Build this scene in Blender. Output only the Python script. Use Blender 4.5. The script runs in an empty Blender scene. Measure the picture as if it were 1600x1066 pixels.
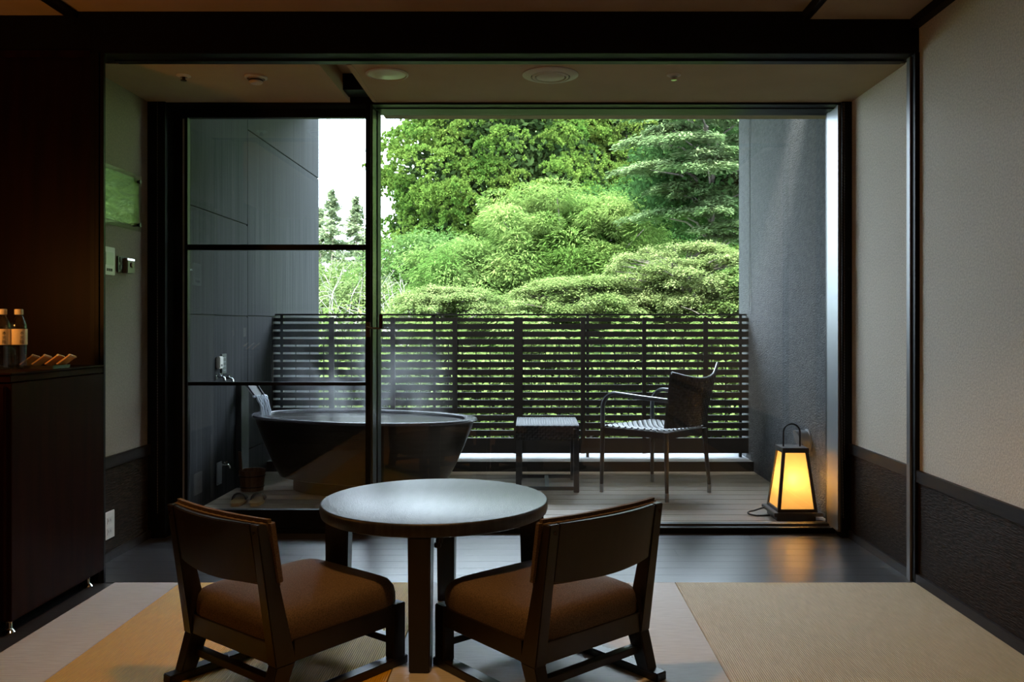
import bpy, bmesh, math, random
import numpy as np
from mathutils import Vector, Matrix
random.seed(7)
PI = math.pi
scene = bpy.context.scene
col = scene.collection

# ------------------------------------------------------------------ camera, sky, sun, exposure
F, VX, VY, HC = 1333.0, 832.0, 510.0, 1.2
cd = bpy.data.cameras.new('camera'); cam = bpy.data.objects.new('camera', cd); col.objects.link(cam)
cam.location = (0, 0, HC); cam.rotation_euler = (PI/2, 0, 0)
cd.sensor_width = 36; cd.lens = F/1600*36; cd.shift_x = -(VX-800)/1600; cd.shift_y = (VY-533)/1600
cd.clip_start = 0.05; cd.clip_end = 400
scene.camera = cam
scene.view_settings.view_transform = 'Standard'
scene.view_settings.look = 'None'
scene.view_settings.gamma = 1
scene.view_settings.use_curve_mapping = False
scene.view_settings.exposure = 0.0
w = bpy.data.worlds.new('overcast'); scene.world = w; w.use_nodes = True
wn_ = w.node_tree; bg = wn_.nodes['Background']; bg.inputs[0].default_value = (0.72, 0.86, 1.0, 1)
# overcast sky: brightness rises smoothly from the horizon to the zenith
g_ = wn_.nodes.new('ShaderNodeTexCoord'); s_ = wn_.nodes.new('ShaderNodeSeparateXYZ'); wn_.links.new(g_.outputs['Generated'], s_.inputs[0])
r_ = wn_.nodes.new('ShaderNodeMapRange'); r_.inputs[1].default_value = 0; r_.inputs[2].default_value = 1; r_.inputs[3].default_value = 12; r_.inputs[4].default_value = 28.0
wn_.links.new(s_.outputs[2], r_.inputs[0]); wn_.links.new(r_.outputs[0], bg.inputs[1])
sd = bpy.data.lights.new('hazy_sun', 'SUN'); sd.energy = 34; sd.angle = math.radians(22); sd.color = (1.0, 0.97, 0.88)
sun = bpy.data.objects.new('hazy_sun', sd); col.objects.link(sun)
sun.rotation_euler = (math.radians(38), 0, math.radians(-20))      # high, from behind the building
def lamp(name, kind, loc, energy, color, size=.05, rot=(0,0,0), spot=None):
    d = bpy.data.lights.new(name, kind); d.energy = energy; d.color = color
    if kind == 'AREA': d.size = size
    else: d.shadow_soft_size = size
    if kind == 'SPOT': d.spot_size = spot; d.spot_blend = .6
    o = bpy.data.objects.new(name, d); o.location = loc; o.rotation_euler = rot; col.objects.link(o); return o
WARM = (1.0, 0.52, 0.16)
lamp('downlight_bulb', 'SPOT', (-.38, 2.62, 2.60), 95, WARM, .06, (0,0,0), math.radians(120))
lamp('counter_lamp_bulb', 'POINT', (-2.50, 2.95, 1.40), 17, (1.0,.40,.08), .05)

lamp('rear_warm_fill', 'SPOT', (-.6, -.5, 2.60), 20, (1.0,.55,.22), .06, (0,0,0), math.radians(140))  # added warm fill from behind the camera, no known lamp there

# ------------------------------------------------------------------ helpers
def at(px, py, z):                      # a point of known height from where it is seen
    Y = F*(HC-z)/(py-VY); return ((px-VX)*Y/F, Y)
def zz(py, Y): return HC-(py-VY)*Y/F
def xx(px, Y): return (px-VX)*Y/F

class MB:
    def __init__(s): s.v = []; s.f = []
    def add(s, vs, fs):
        n = len(s.v); s.v += [tuple(p) for p in vs]; s.f += [tuple(i+n for i in f) for f in fs]; return s
    def box(s, x0, x1, y0, y1, z0, z1, M=None):
        vs = [(x,y,z) for x in (x0,x1) for y in (y0,y1) for z in (z0,z1)]
        if M is not None: vs = [M @ Vector(p) for p in vs]
        return s.add(vs, [(0,1,3,2),(4,6,7,5),(0,4,5,1),(2,3,7,6),(0,2,6,4),(1,5,7,3)])
    def hexa(s, b, t):                  # 4 bottom points, 4 top points, same winding
        return s.add(list(b)+list(t), [(3,2,1,0),(4,5,6,7),(0,1,5,4),(1,2,6,5),(2,3,7,6),(3,0,4,7)])
    def bar(s, p, q, wx, wy, up=(0,0,1), t=1.0):
        p, q = Vector(p), Vector(q); d = (q-p).normalized(); u = Vector(up)
        if abs(d.dot(u)) > .95: u = Vector((0,1,0))
        a = d.cross(u).normalized(); b = a.cross(d)
        r = lambda c,k: [c-a*wx/2*k-b*wy/2*k, c+a*wx/2*k-b*wy/2*k, c+a*wx/2*k+b*wy/2*k, c-a*wx/2*k+b*wy/2*k]
        return s.hexa(r(p,1), r(q,t))
    def tube(s, pts, r, n=8, cap=True, rs=None):
        pts = [Vector(p) for p in pts]; base = len(s.v); prev = None
        for i, p in enumerate(pts):
            d = (pts[min(i+1,len(pts)-1)]-pts[max(i-1,0)]).normalized()
            if prev is None:
                u = Vector((0,0,1)) if abs(d.z) < .9 else Vector((1,0,0)); a = d.cross(u).normalized()
            else: a = (prev-d*prev.dot(d)).normalized()
            prev = a; b = d.cross(a); rr = rs[i] if rs else r
            s.v += [tuple(p+(a*math.cos(2*PI*k/n)+b*math.sin(2*PI*k/n))*rr) for k in range(n)]
        for i in range(len(pts)-1):
            for k in range(n):
                s.f.append((base+i*n+k, base+i*n+(k+1)%n, base+(i+1)*n+(k+1)%n, base+(i+1)*n+k))
        if cap:
            s.f.append(tuple(base+k for k in range(n))[::-1]); s.f.append(tuple(base+(len(pts)-1)*n+k for k in range(n)))
        return s
    def lathe(s, prof, c=(0,0,0), n=24, axis='z', sx=1, sy=1, rot=0):
        base = len(s.v)
        for r, h in prof:
            for k in range(n):
                a = 2*PI*k/n; x = r*math.cos(a)*sx; y = r*math.sin(a)*sy
                x, y = x*math.cos(rot)-y*math.sin(rot), x*math.sin(rot)+y*math.cos(rot)
                p = (x,y,h) if axis == 'z' else ((h,x,y) if axis == 'x' else (x,h,y))
                s.v.append((c[0]+p[0], c[1]+p[1], c[2]+p[2]))
        m = len(prof)
        for i in range(m-1):
            for k in range(n):
                s.f.append((base+i*n+k, base+i*n+(k+1)%n, base+(i+1)*n+(k+1)%n, base+(i+1)*n+k))
        s.f.append(tuple(base+k for k in range(n))[::-1]); s.f.append(tuple(base+(m-1)*n+k for k in range(n)))
        return s
    def build(s, name, mat, parent=None, bevel=0, smooth=False, kind=None):
        me = bpy.data.meshes.new(name); me.from_pydata(s.v, [], s.f)
        bm = bmesh.new(); bm.from_mesh(me); bmesh.ops.recalc_face_normals(bm, faces=bm.faces)
        if bevel:
            bmesh.ops.bevel(bm, geom=list(bm.edges), offset=bevel, segments=2, affect='EDGES', clamp_overlap=True)
        bm.to_mesh(me); bm.free()
        if smooth:
            for p in me.polygons: p.use_smooth = True
            try: me.set_sharp_from_angle(angle=math.radians(40))
            except Exception: pass
        if mat: me.materials.append(mat)
        o = bpy.data.objects.new(name, me); col.objects.link(o)
        if parent: o.parent = parent
        if kind: o['kind'] = kind
        return o
def tag(o, label=None, cat=None, group=None, kind=None):
    if label: o['label'] = label
    if cat: o['category'] = cat
    if group: o['group'] = group
    if kind: o['kind'] = kind
    return o
def thing(name, label, cat, loc=(0,0,0), rz=0, group=None):
    o = bpy.data.objects.new(name, None); o.location = loc; o.rotation_euler = (0,0,rz); o.empty_display_size = .1
    col.objects.link(o); return tag(o, label, cat, group)
def dup(o, parent=None):
    c = o.copy(); col.objects.link(c)
    if parent: c.parent = parent
    for ch in list(o.children): dup(ch, c)
    return c
def box(name, mat, x0,x1,y0,y1,z0,z1, parent=None, bevel=0, kind=None):
    return MB().box(x0,x1,y0,y1,z0,z1).build(name, mat, parent, bevel, kind=kind)

# ------------------------------------------------------------------ materials
def mat(name, c, rough=.6, c2=None, scale=(1,1,1), ns=5, bump=0, bs=None, bscale=None, metal=0, spec=.5, detail=4, lo=.35, hi=.65, coat=0):
    m = bpy.data.materials.new(name); m.use_nodes = True; nt = m.node_tree; N = nt.nodes; L = nt.links
    b = N['Principled BSDF']; b.inputs['Base Color'].default_value = (*c,1); b.inputs['Roughness'].default_value = rough
    b.inputs['Metallic'].default_value = metal; b.inputs['Specular IOR Level'].default_value = spec
    b.inputs['Coat Weight'].default_value = coat
    g = N.new('ShaderNodeNewGeometry')
    if c2 is not None:
        mp = N.new('ShaderNodeMapping'); mp.inputs['Scale'].default_value = scale; L.new(g.outputs['Position'], mp.inputs[0])
        n = N.new('ShaderNodeTexNoise'); n.inputs['Scale'].default_value = ns; n.inputs['Detail'].default_value = detail
        L.new(mp.outputs[0], n.inputs['Vector'])
        r = N.new('ShaderNodeMapRange'); r.inputs[1].default_value = lo; r.inputs[2].default_value = hi; L.new(n.outputs[0], r.inputs[0])
        x = N.new('ShaderNodeMix'); x.data_type = 'RGBA'; x.inputs[6].default_value = (*c,1); x.inputs[7].default_value = (*c2,1)
        L.new(r.outputs[0], x.inputs[0]); L.new(x.outputs[2], b.inputs['Base Color'])
        m['mix'] = x.name
    if bump:
        mp = N.new('ShaderNodeMapping'); mp.inputs['Scale'].default_value = bscale or scale; L.new(g.outputs['Position'], mp.inputs[0])
        n = N.new('ShaderNodeTexNoise'); n.inputs['Scale'].default_value = bs or ns; n.inputs['Detail'].default_value = 3
        L.new(mp.outputs[0], n.inputs['Vector'])
        u = N.new('ShaderNodeBump'); u.inputs['Strength'].default_value = 1; u.inputs['Distance'].default_value = bump
        L.new(n.outputs[0], u.inputs['Height']); L.new(u.outputs[0], b.inputs['Normal'])
    return m
def tatami(name, c, c2, axis, depth=.0012, sheen=.35):
    m = mat(name, c, .55, c2, (60,4,1) if axis == 'X' else (4,60,1), 3, spec=sheen)
    nt = m.node_tree; N = nt.nodes; L = nt.links
    g = N.new('ShaderNodeNewGeometry'); wv = N.new('ShaderNodeTexWave'); wv.bands_direction = axis; wv.inputs['Scale'].default_value = 40
    wv.inputs['Distortion'].default_value = 0; L.new(g.outputs['Position'], wv.inputs['Vector'])
    u = N.new('ShaderNodeBump'); u.inputs['Distance'].default_value = depth; L.new(wv.outputs[0], u.inputs['Height'])
    L.new(u.outputs[0], N['Principled BSDF'].inputs['Normal'])
    return m
def emis(name, c, s):
    m = bpy.data.materials.new(name); m.use_nodes = True; b = m.node_tree.nodes['Principled BSDF']
    b.inputs['Base Color'].default_value = (*c,1); b.inputs['Emission Color'].default_value = (*c,1); b.inputs['Emission Strength'].default_value = s
    return m
def glass_pane(name, tint=(.9,.93,.92), f0=.045, rough=0.0):
    # thin pane: Schlick reflection on each face, the rest goes straight through
    m = bpy.data.materials.new(name); m.use_nodes = True; nt = m.node_tree; N = nt.nodes; L = nt.links; N.clear()
    o = N.new('ShaderNodeOutputMaterial'); mx = N.new('ShaderNodeMixShader'); lw_ = N.new('ShaderNodeLayerWeight'); lw_.inputs[0].default_value = .5
    t = N.new('ShaderNodeBsdfTransparent'); t.inputs[0].default_value = (*tint,1); g = N.new('ShaderNodeBsdfGlossy'); g.inputs['Roughness'].default_value = rough
    p = N.new('ShaderNodeMath'); p.operation = 'POWER'; p.inputs[1].default_value = 5; L.new(lw_.outputs['Facing'], p.inputs[0])
    k = N.new('ShaderNodeMath'); k.operation = 'MULTIPLY_ADD'; k.inputs[1].default_value = 1-f0; k.inputs[2].default_value = f0; L.new(p.outputs[0], k.inputs[0])
    L.new(k.outputs[0], mx.inputs[0]); L.new(t.outputs[0], mx.inputs[1]); L.new(g.outputs[0], mx.inputs[2]); L.new(mx.outputs[0], o.inputs[0])
    return m
LEAF = .25
def leafmat(name, c, c2, trans=.4, ns=.5, rough=.55):
    c = tuple(v*LEAF for v in c); c2 = tuple(v*LEAF for v in c2)
    m = bpy.data.materials.new(name); m.use_nodes = True; nt = m.node_tree; N = nt.nodes; L = nt.links; N.clear()
    o = N.new('ShaderNodeOutputMaterial'); mx = N.new('ShaderNodeMixShader'); mx.inputs[0].default_value = trans
    d = N.new('ShaderNodeBsdfDiffuse'); t = N.new('ShaderNodeBsdfTranslucent')
    g = N.new('ShaderNodeNewGeometry'); n = N.new('ShaderNodeTexNoise'); n.inputs['Scale'].default_value = ns; n.inputs['Detail'].default_value = 6
    L.new(g.outputs['Position'], n.inputs['Vector'])
    a = N.new('ShaderNodeMath'); a.operation = 'MULTIPLY_ADD'; a.inputs[1].default_value = .45; a.inputs[2].default_value = -.22
    L.new(g.outputs['Random Per Island'], a.inputs[0])
    s = N.new('ShaderNodeMath'); L.new(a.outputs[0], s.inputs[0]); 
    r = N.new('ShaderNodeMapRange'); r.inputs[1].default_value = .35; r.inputs[2].default_value = .65; L.new(n.outputs[0], r.inputs[0]); L.new(r.outputs[0], s.inputs[1])
    s.use_clamp = True
    x = N.new('ShaderNodeMix'); x.data_type = 'RGBA'; x.inputs[6].default_value = (*c,1); x.inputs[7].default_value = (*c2,1); L.new(s.outputs[0], x.inputs[0])
    L.new(x.outputs[2], d.inputs[0]); L.new(x.outputs[2], t.inputs[0]); L.new(d.outputs[0], mx.inputs[1]); L.new(t.outputs[0], mx.inputs[2]); L.new(mx.outputs[0], o.inputs[0])
    return m

M = {}
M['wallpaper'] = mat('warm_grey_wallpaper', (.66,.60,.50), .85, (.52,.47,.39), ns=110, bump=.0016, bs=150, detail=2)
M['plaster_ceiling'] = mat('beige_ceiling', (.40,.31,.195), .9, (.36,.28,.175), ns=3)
M['wallpaper_left'] = mat('shaded_left_wallpaper', (.245,.205,.155), .85, (.205,.17,.13), ns=110, bump=.001, bs=150, detail=2)  # left wall's weaker light put into a darker paper colour
M['ceiling_main'] = mat('brown_paper_ceiling', (.33,.24,.14), .9, (.29,.21,.12), ns=3)
M['dado'] = mat('woven_bark_panel', (.013,.008,.005), .5, (.045,.024,.012), (1,14,150), 1.6, bump=.0035, bs=1.6, bscale=(1,14,150), spec=.04, lo=.45, hi=.7)
M['dark_trim'] = mat('dark_stained_trim', (.020,.013,.010), .42, (.012,.008,.007), (3,3,30), 3, spec=.15)
M['black_beam'] = mat('black_stained_beam', (.004,.003,.003), .5, (.003,.002,.002), (1,20,20), 3, spec=.15)
M['cabinet'] = mat('dark_mahogany', (.016,.004,.0025), .5, (.008,.0025,.002), (6,6,.6), 3, spec=.03)
M['redpanel'] = mat('mahogany_wall_panel', (.009,.0010,.0007), .5, (.004,.0006,.0005), (9,9,.7), 2.5, spec=.12)
M['subfloor'] = mat('black_joint', (.01,.01,.01), .8)
M['floorwood'] = mat('dark_oak_plank', (.040,.037,.038), .30, (.022,.020,.022), (1.2,30,1), 3, bump=.0006, bs=4, bscale=(1.2,40,1), spec=.6)
M['deck'] = mat('grey_composite_deck', (.34,.275,.215), .5, (.25,.20,.155), (1,40,1), 3, bump=.001, bs=6, bscale=(1,50,1))
M['tat_pale'] = tatami('pale_sheen_tatami', (.52,.49,.46), (.44,.41,.385), 'Y', .0006, .3)  # pale versus yellow: window sheen on the weave, put into the colours
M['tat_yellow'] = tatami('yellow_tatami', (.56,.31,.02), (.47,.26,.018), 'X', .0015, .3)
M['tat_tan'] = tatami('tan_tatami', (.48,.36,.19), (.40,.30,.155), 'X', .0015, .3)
M['alum'] = mat('dark_anodised_frame', (.005,.0055,.006), .4, spec=.14)
M['alum_bright'] = mat('brushed_aluminium_jamb', (.30,.32,.34), .38, metal=.5)
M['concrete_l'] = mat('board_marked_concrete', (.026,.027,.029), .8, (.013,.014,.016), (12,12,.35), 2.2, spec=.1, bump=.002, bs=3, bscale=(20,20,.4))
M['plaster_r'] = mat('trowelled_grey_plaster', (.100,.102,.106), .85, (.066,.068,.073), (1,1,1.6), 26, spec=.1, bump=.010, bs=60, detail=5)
M['conc'] = mat('pale_concrete_curb', (.17,.175,.19), .8, (.12,.125,.135), ns=6, bump=.001, bs=60)
M['slat'] = mat('dark_brown_slat', (.007,.0055,.005), .6, (.004,.0035,.003), (1,20,20), 3, spec=.2)
M['steel_blk'] = mat('black_steel', (.012,.012,.013), .4, metal=.4)
M['rattan'] = mat('black_woven_resin', (.028,.030,.035), .42, spec=.5)
M['rattan_seat'] = mat('grey_woven_resin', (.07,.078,.095), .35, spec=.7)
M['glass'] = glass_pane('window_glass', (.965,.975,.97), .042)
M['tub'] = mat('dark_glazed_stoneware', (.020,.017,.015), .28, (.010,.008,.007), (1,1,26), 3, bump=.0015, bs=3, bscale=(1,1,34), spec=.6)
M['tubin'] = mat('grey_glaze', (.12,.12,.135), .25, (.08,.08,.095), ns=6)
M['chairwood'] = mat('dark_walnut_chair', (.012,.006,.0035), .38, (.007,.004,.0025), (8,8,1.5), 3)
M['fabric'] = mat('brown_tweed', (.12,.078,.047), .9, (.062,.040,.024), ns=240, bump=.0012, bs=300, detail=1)
M['tabletop'] = mat('sky_tinted_walnut_top', (.030,.030,.038), .36, (.011,.012,.018), (14,3,1), 3, bump=.0008, bs=26, spec=.42)  # bluish cast of the reflected sky put into the wood colour
M['white_plastic'] = mat('white_plastic', (.62,.60,.56), .4)
M['grey_plastic'] = mat('grey_plastic', (.09,.09,.09), .4)
M['fix'] = mat('cream_ceiling_fixture', (.50,.47,.40), .5)
M['fixdark'] = mat('fixture_slot', (.02,.018,.015), .6)
M['lens'] = mat('frosted_lens', (.50,.52,.44), .3)
M['chrome'] = mat('chrome', (.75,.76,.78), .12, metal=1)
M['bronze'] = mat('bronze_handle', (.07,.03,.018), .35, metal=.6)
M['bucket'] = mat('cypress_bucket', (.20,.085,.035), .6, (.15,.06,.025), (20,20,1), 3)
M['sole'] = mat('straw_sole', (.50,.33,.13), .5, (.42,.27,.1), ns=60)
M['strap'] = mat('dark_upper', (.03,.026,.022), .5)
M['lanternwood'] = mat('lantern_frame', (.035,.020,.012), .45)
M['cord'] = mat('black_rubber', (.012,.012,.012), .5)
M['vent'] = mat('grey_cast_vent', (.22,.23,.25), .45, metal=.2)
M['label'] = mat('cream_label', (.80,.66,.46), .6)
M['cap'] = mat('cream_cap', (.80,.70,.55), .45)
M['ink'] = mat('black_ink', (.03,.02,.015), .7)
M['packet'] = mat('amber_paper_sachet', (.80,.42,.14), .6, (.68,.34,.1), ns=30)
M['tray'] = mat('black_lacquer', (.008,.008,.008), .25)
M['pet'] = glass_pane('clear_bottle', (.90,.89,.85), .08, .05)
M['stone'] = mat('dark_stone', (.03,.03,.033), .5, (.02,.02,.022), ns=8, bump=.002, bs=20)
M['chain'] = mat('grey_ball_chain', (.10,.10,.10), .4, metal=.5)

# ------------------------------------------------------------------ setting: room shell
WR, WL, ZC, YB, YF, YG, YD = 1.809, -2.18, 2.473, 3.99, 4.83, 5.04, 4.95
S = dict(kind='structure')
floor = box('floor', M['subfloor'], -3.4, WR, -1.6, 5.02, -.30, -.021, kind='structure')
# dark plank floor of the alcove, planks along X
ys = [3.995, 4.115] + [4.115+.118*i for i in range(1, 7)] + [4.935]
for i in range(len(ys)-1):
    cuts = [WL, WR] if i == 0 else sorted([WL, WR] + [random.uniform(-1.9, -.6), random.uniform(0, 1.5)])
    for a, b in zip(cuts[:-1], cuts[1:]):
        box('plank', M['floorwood'], a+.0006, b-.0006, ys[i]+.0008, ys[i+1]-.0008, -.02, 0, floor)
for i in range(9):     # boards running to the room under the cabinet
    box('plank', M['floorwood'], -3.37+.157*i+.001, -3.37+.157*(i+1)-.001, 1.2, 3.99, -.02, -.002, floor)
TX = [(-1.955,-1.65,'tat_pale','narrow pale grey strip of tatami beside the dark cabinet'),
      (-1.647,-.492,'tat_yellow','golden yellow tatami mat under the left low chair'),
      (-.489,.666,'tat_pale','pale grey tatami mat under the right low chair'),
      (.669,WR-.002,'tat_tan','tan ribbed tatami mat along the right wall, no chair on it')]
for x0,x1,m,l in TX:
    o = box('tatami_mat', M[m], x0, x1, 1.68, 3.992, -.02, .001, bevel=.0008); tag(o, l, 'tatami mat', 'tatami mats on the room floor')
box('floor', M['tat_tan'], -1.955, WR, -1.6, 1.677, -.02, 0, kind='structure')
box('ceiling', M['ceiling_main'], 1.285, WR, -1.6, YB, 2.637, 2.9, kind='structure')
box('ceiling', M['ceiling_main'], -2.15, 1.285, -1.6, YB, 2.673, 2.9, kind='structure')
box('ceiling', M['ceiling_main'], -3.4, -2.15, -1.6, YB, 2.655, 2.9, kind='structure')
box('trim_1', M['black_beam'], 1.262, 1.292, -1.6, YB, 2.630, 2.70, kind='structure')
box('trim_2', M['black_beam'], -2.172, -2.130, -1.6, YB, 2.640, 2.70, kind='structure')
box('trim_3', M['black_beam'], 1.765, WR, -1.6, YB, 2.595, 2.66, kind='structure')
beam = box('ceiling_beam', M['black_beam'], -3.4, WR, YB, 4.14, 2.477, 2.9, bevel=.002)
tag(beam, 'wide black beam across the ceiling at the window alcove', 'beam')
box('trim_4', M['alum'], -2.0, WR-.03, 4.085, 4.135, 2.470, 2.4795, kind='structure')
# alcove ceiling with its groove
GX0, GX1 = xx(542, zz(0,1)*0+F*(ZC-HC)/(VY-154)), xx(580, F*(ZC-HC)/(VY-154))
box('ceiling', M['plaster_ceiling'], WL-.1, GX0, 4.14, YG+.2, ZC, 2.9, kind='structure')
box('ceiling', M['plaster_ceiling'], GX1, WR+.1, 4.14, YG+.2, ZC, 2.9, kind='structure')
box('ceiling', M['plaster_ceiling'], GX0-.01, GX1+.01, 4.14, YG+.2, ZC+.11, 2.9, kind='structure')
box('trim_5', M['plaster_ceiling'], GX1-.002, GX1+.022, 4.14, YF-.01, ZC-.005, ZC+.06, kind='structure')
box('trim_6', M['plaster_ceiling'], GX0-.016, GX0+.002, 4.14, YF-.01, ZC-.004, ZC+.06, kind='structure')
box('trim_7', M['alum'], GX0-.02, GX1+.01, YF-.17, YF-.02, ZC+.02, ZC+.109, kind='structure')
# right wall
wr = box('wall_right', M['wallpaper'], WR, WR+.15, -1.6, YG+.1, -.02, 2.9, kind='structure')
for y0, y1 in ((1.0, 1.98), (2.0, 3.985), (4.06, 4.825)):
    box('dado_panel', M['dado'], WR-.006, WR+.01, y0, y1, .03, .49, wr)
box('trim_8', M['dark_trim'], WR-.018, WR+.01, -1.6, 3.985, .472, .527, kind='structure')
box('trim_9', M['dark_trim'], WR-.018, WR+.01, 4.05, YF, .480, .535, kind='structure')
box('baseboard_right', M['dark_trim'], WR-.020, WR+.01, -1.6, YF, -.01, .045, kind='structure')
MB().box(WR-.022, WR+.02, YB-.005, 4.06, 0, 2.48).build('trim_10', M['black_beam'], kind='structure')
box('trim_11', mat('lit_post_edge',(.12,.12,.12),.4), WR-.031, WR-.020, 4.02, 4.055, .0, 2.47, kind='structure')  # lighter strip added for the lit side of the post
# left: alcove wall, counter niche, far room walls
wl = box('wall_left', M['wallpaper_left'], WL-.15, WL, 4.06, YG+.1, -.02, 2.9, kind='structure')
box('dado_panel', M['dado'], WL-.01, WL+.006, 4.14, 4.82, .03, .49, wl)
box('trim_12', M['dark_trim'], WL-.01, WL+.018, 4.13, YF, .475, .532, kind='structure')
box('baseboard_left', M['dark_trim'], WL-.01, WL+.020, 4.13, YF, -.01, .045, kind='structure')
box('wall_niche', M['redpanel'], -3.4, -2.07, YB+.012, 4.06, -.02, 2.477, kind='structure')
box('trim_13', M['cabinet'], -3.4, -2.066, YB-.006, YB+.012, 2.47-.01, 2.49, kind='structure')
MB().box(-2.066,-2.045,YB-.004,YB+.012,0,2.477).box(-2.041,-2.024,YB-.010,YB+.012,0,2.477).box(-2.020,-2.003,YB-.004,YB+.012,0,2.477).box(-2.066,-2.006,YB+.004,YB+.016,0,2.477).build('trim_14', M['black_beam'], kind='structure')
box('wall_far_left', M['redpanel'], -3.55, -3.4, -1.6, 4.13, -.02, 2.9, kind='structure')
box('wall_back', M['redpanel'], -3.55, WR+.15, -1.75, -1.6, -.02, 2.9, kind='structure')
box('roof', M['conc'], -4.5, 4.0, -2.5, YG+.35, 2.9, 3.15, kind='structure')
box('wall_outer_front', M['plaster_r'], -4.5, -2.35, YG, YG+.25, -4, 2.9, kind='structure')
box('wall_outer_front', M['plaster_r'], 2.0, 4.0, YG, YG+.25, -4, 2.9, kind='structure')

# ------------------------------------------------------------------ windows
XJ = 1.742
window = MB().box(XJ+.010, WR, YF, YG+.06, 0, ZC).box(WL, -2.08, YF, YG+.06, 0, ZC).box(-2.08, XJ+.01, YF+.02, YG+.06, ZC-.012, ZC+.1).build('window_1', M['alum'], kind='structure')
box('head_stop', M['alum'], -.905, XJ, 4.93, 5.0, 2.456, ZC-.012, window)
MB().box(XJ-.004, XJ+.010, YF+.025, YF+.065, .03, ZC-.013).box(XJ, XJ+.010, YF+.068, YG+.01, .03, ZC-.013).build('jamb', M['alum_bright'], window)
box('sill', M['alum'], -2.08, XJ+.01, 4.937, YG+.06, -.02, .030, window)
MB().box(-2.08, XJ, 4.94, 4.947, .030, .034).box(-.905, XJ, YG-.03, YG+.02, .030, .040).build('sill_track', mat('worn_track',(.05,.05,.05),.4), window)
MB().box(-.945, -.918, YF+.01, YG+.06, .03, ZC-.012).box(-.918,-.905,YG-.05,YG+.06,.03,ZC-.012).build('mullion', M['alum'], window, .002)
MB().box(-.918, -.910, YF+.03, YG-.055, .03, ZC-.012).build('mullion_face', mat('green_lit_anodised', (.09,.10,.09), .25, metal=.6), window)  # green light on this face put into the metal colour
box('pane', M['glass'], -.906, XJ, YG-.003, YG+.003, .03, ZC-.01, window)
door = bpy.data.objects.new('door_1', None); door.location = ((-2.08-.932)/2, YD, 0); col.objects.link(door); door['kind'] = 'structure'
def dchild(name, m, x0,x1,y0,y1,z0,z1,b=.001):
    o = MB().box(x0-door.location.x, x1-door.location.x, y0-YD, y1-YD, z0, z1).build(name, m, door, b); return o
ZD0, ZD1 = .036, ZC-.014
dchild('stile', M['alum'], -2.078, -1.994, YD-.02, YD+.02, ZD0, ZD1)
dchild('stile', M['alum'], -.9655, -.946, YD-.02, YD+.02, ZD0, ZD1)
dchild('top_rail', M['alum'], -1.994, -.9655, YD-.02, YD+.02, zz(185,YD), ZD1)
dchild('bottom_rail', M['alum'], -1.994, -.9655, YD-.02, YD+.02, ZD0, zz(796,YD))
dchild('cross_bar', M['alum'], -1.994, -.9655, YD-.016, YD+.016, zz(391,YD), zz(382.5,YD))
dchild('cross_bar', M['alum'], -1.994, -.9655, YD-.012, YD+.012, zz(602.5,YD), zz(597,YD))
zs = [zz(796,YD), zz(602.5,YD), zz(597,YD), zz(391,YD), zz(382.5,YD), zz(185,YD)]
for a, b in ((0,1),(2,3),(4,5)): dchild('pane', M['glass'], -1.995, -.965, YD-.003, YD+.003, zs[a], zs[b], 0)
dchild('bright_strip', M['alum_bright'], xx(285.5,YD-.022), xx(288,YD-.022), YD-.024, YD-.019, ZD0+.1, ZD1-.06, 0)
h = thing('door_handle', 'bronze lever handle on the mullion of the glass door', 'handle', (-.93, YF+.005, zz(515,YF)))
MB().box(-.014,.012,-.016,.004,-.042,.042).build('backplate', M['bronze'], h, .003)
MB().tube([(0,-.01,.012),(0,-.05,.014),(.03,-.06,.008),(.075,-.06,.006)], .006).build('lever_arm', M['chrome'], h, smooth=True)
MB().box(.072,.092,-.068,-.052,.004,.088).build('grip', M['bronze'], h, .004)

# ball chains of the blinds
def chain(x, y, z0, z1, label, loop=.0, sway=0):
    t = thing('blind_chain', label, 'chain', (x, y, z0), 0, 'ball chains of the window blinds')
    n = int((z1-z0)/.016); mb = MB()
    for i in range(n):
        z = i*.016; X = sway*math.sin(PI*i/n)
        mb.add([(X-.0035,0,z),(X+.0035,0,z),(X,-.0035,z),(X,.0035,z),(X,0,z-.0045),(X,0,z+.0045)],
               [(0,2,5),(2,1,5),(1,3,5),(3,0,5),(2,0,4),(1,2,4),(3,1,4),(0,3,4)])
    mb.build('ball', M['chain'], t, kind='stuff')
    MB().tube([(sway*math.sin(PI*k/12),0,(z1-z0)*k/12) for k in range(13)], .0012, 4).build('thread', M['chain'], t)
chain(-2.10-.01, YF-.03, .15, ZC-.01, 'ball chain at the left end of the window by the wallpaper')
chain(xx(567,YD-.04), YD-.04, zz(492,YD), ZC-.06, 'ball chain hanging behind the right edge of the sliding door')
chain(XJ-.006+.02, YF-.012, .12, ZC-.01, 'ball chain beside the right jamb, nearer the room', sway=-.012)
chain(xx(1316,YF-.02)+.012, YF-.02, .45, ZC-.01, 'ball chain beside the right jamb, close to the wallpaper edge')
chain(xx(1171,7.1), 7.1, zz(492,7.1), 3.3, 'added ball chain for a chain reflected in the glass, left of the pair')  # stands in for the right chain's reflection in the glass
chain(xx(1174.5,7.1), 7.1, zz(492,7.1), 3.3, 'added ball chain for a chain reflected in the glass, right of the pair', sway=-.012)  # second strand of the same reflected chain, built as an object

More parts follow.
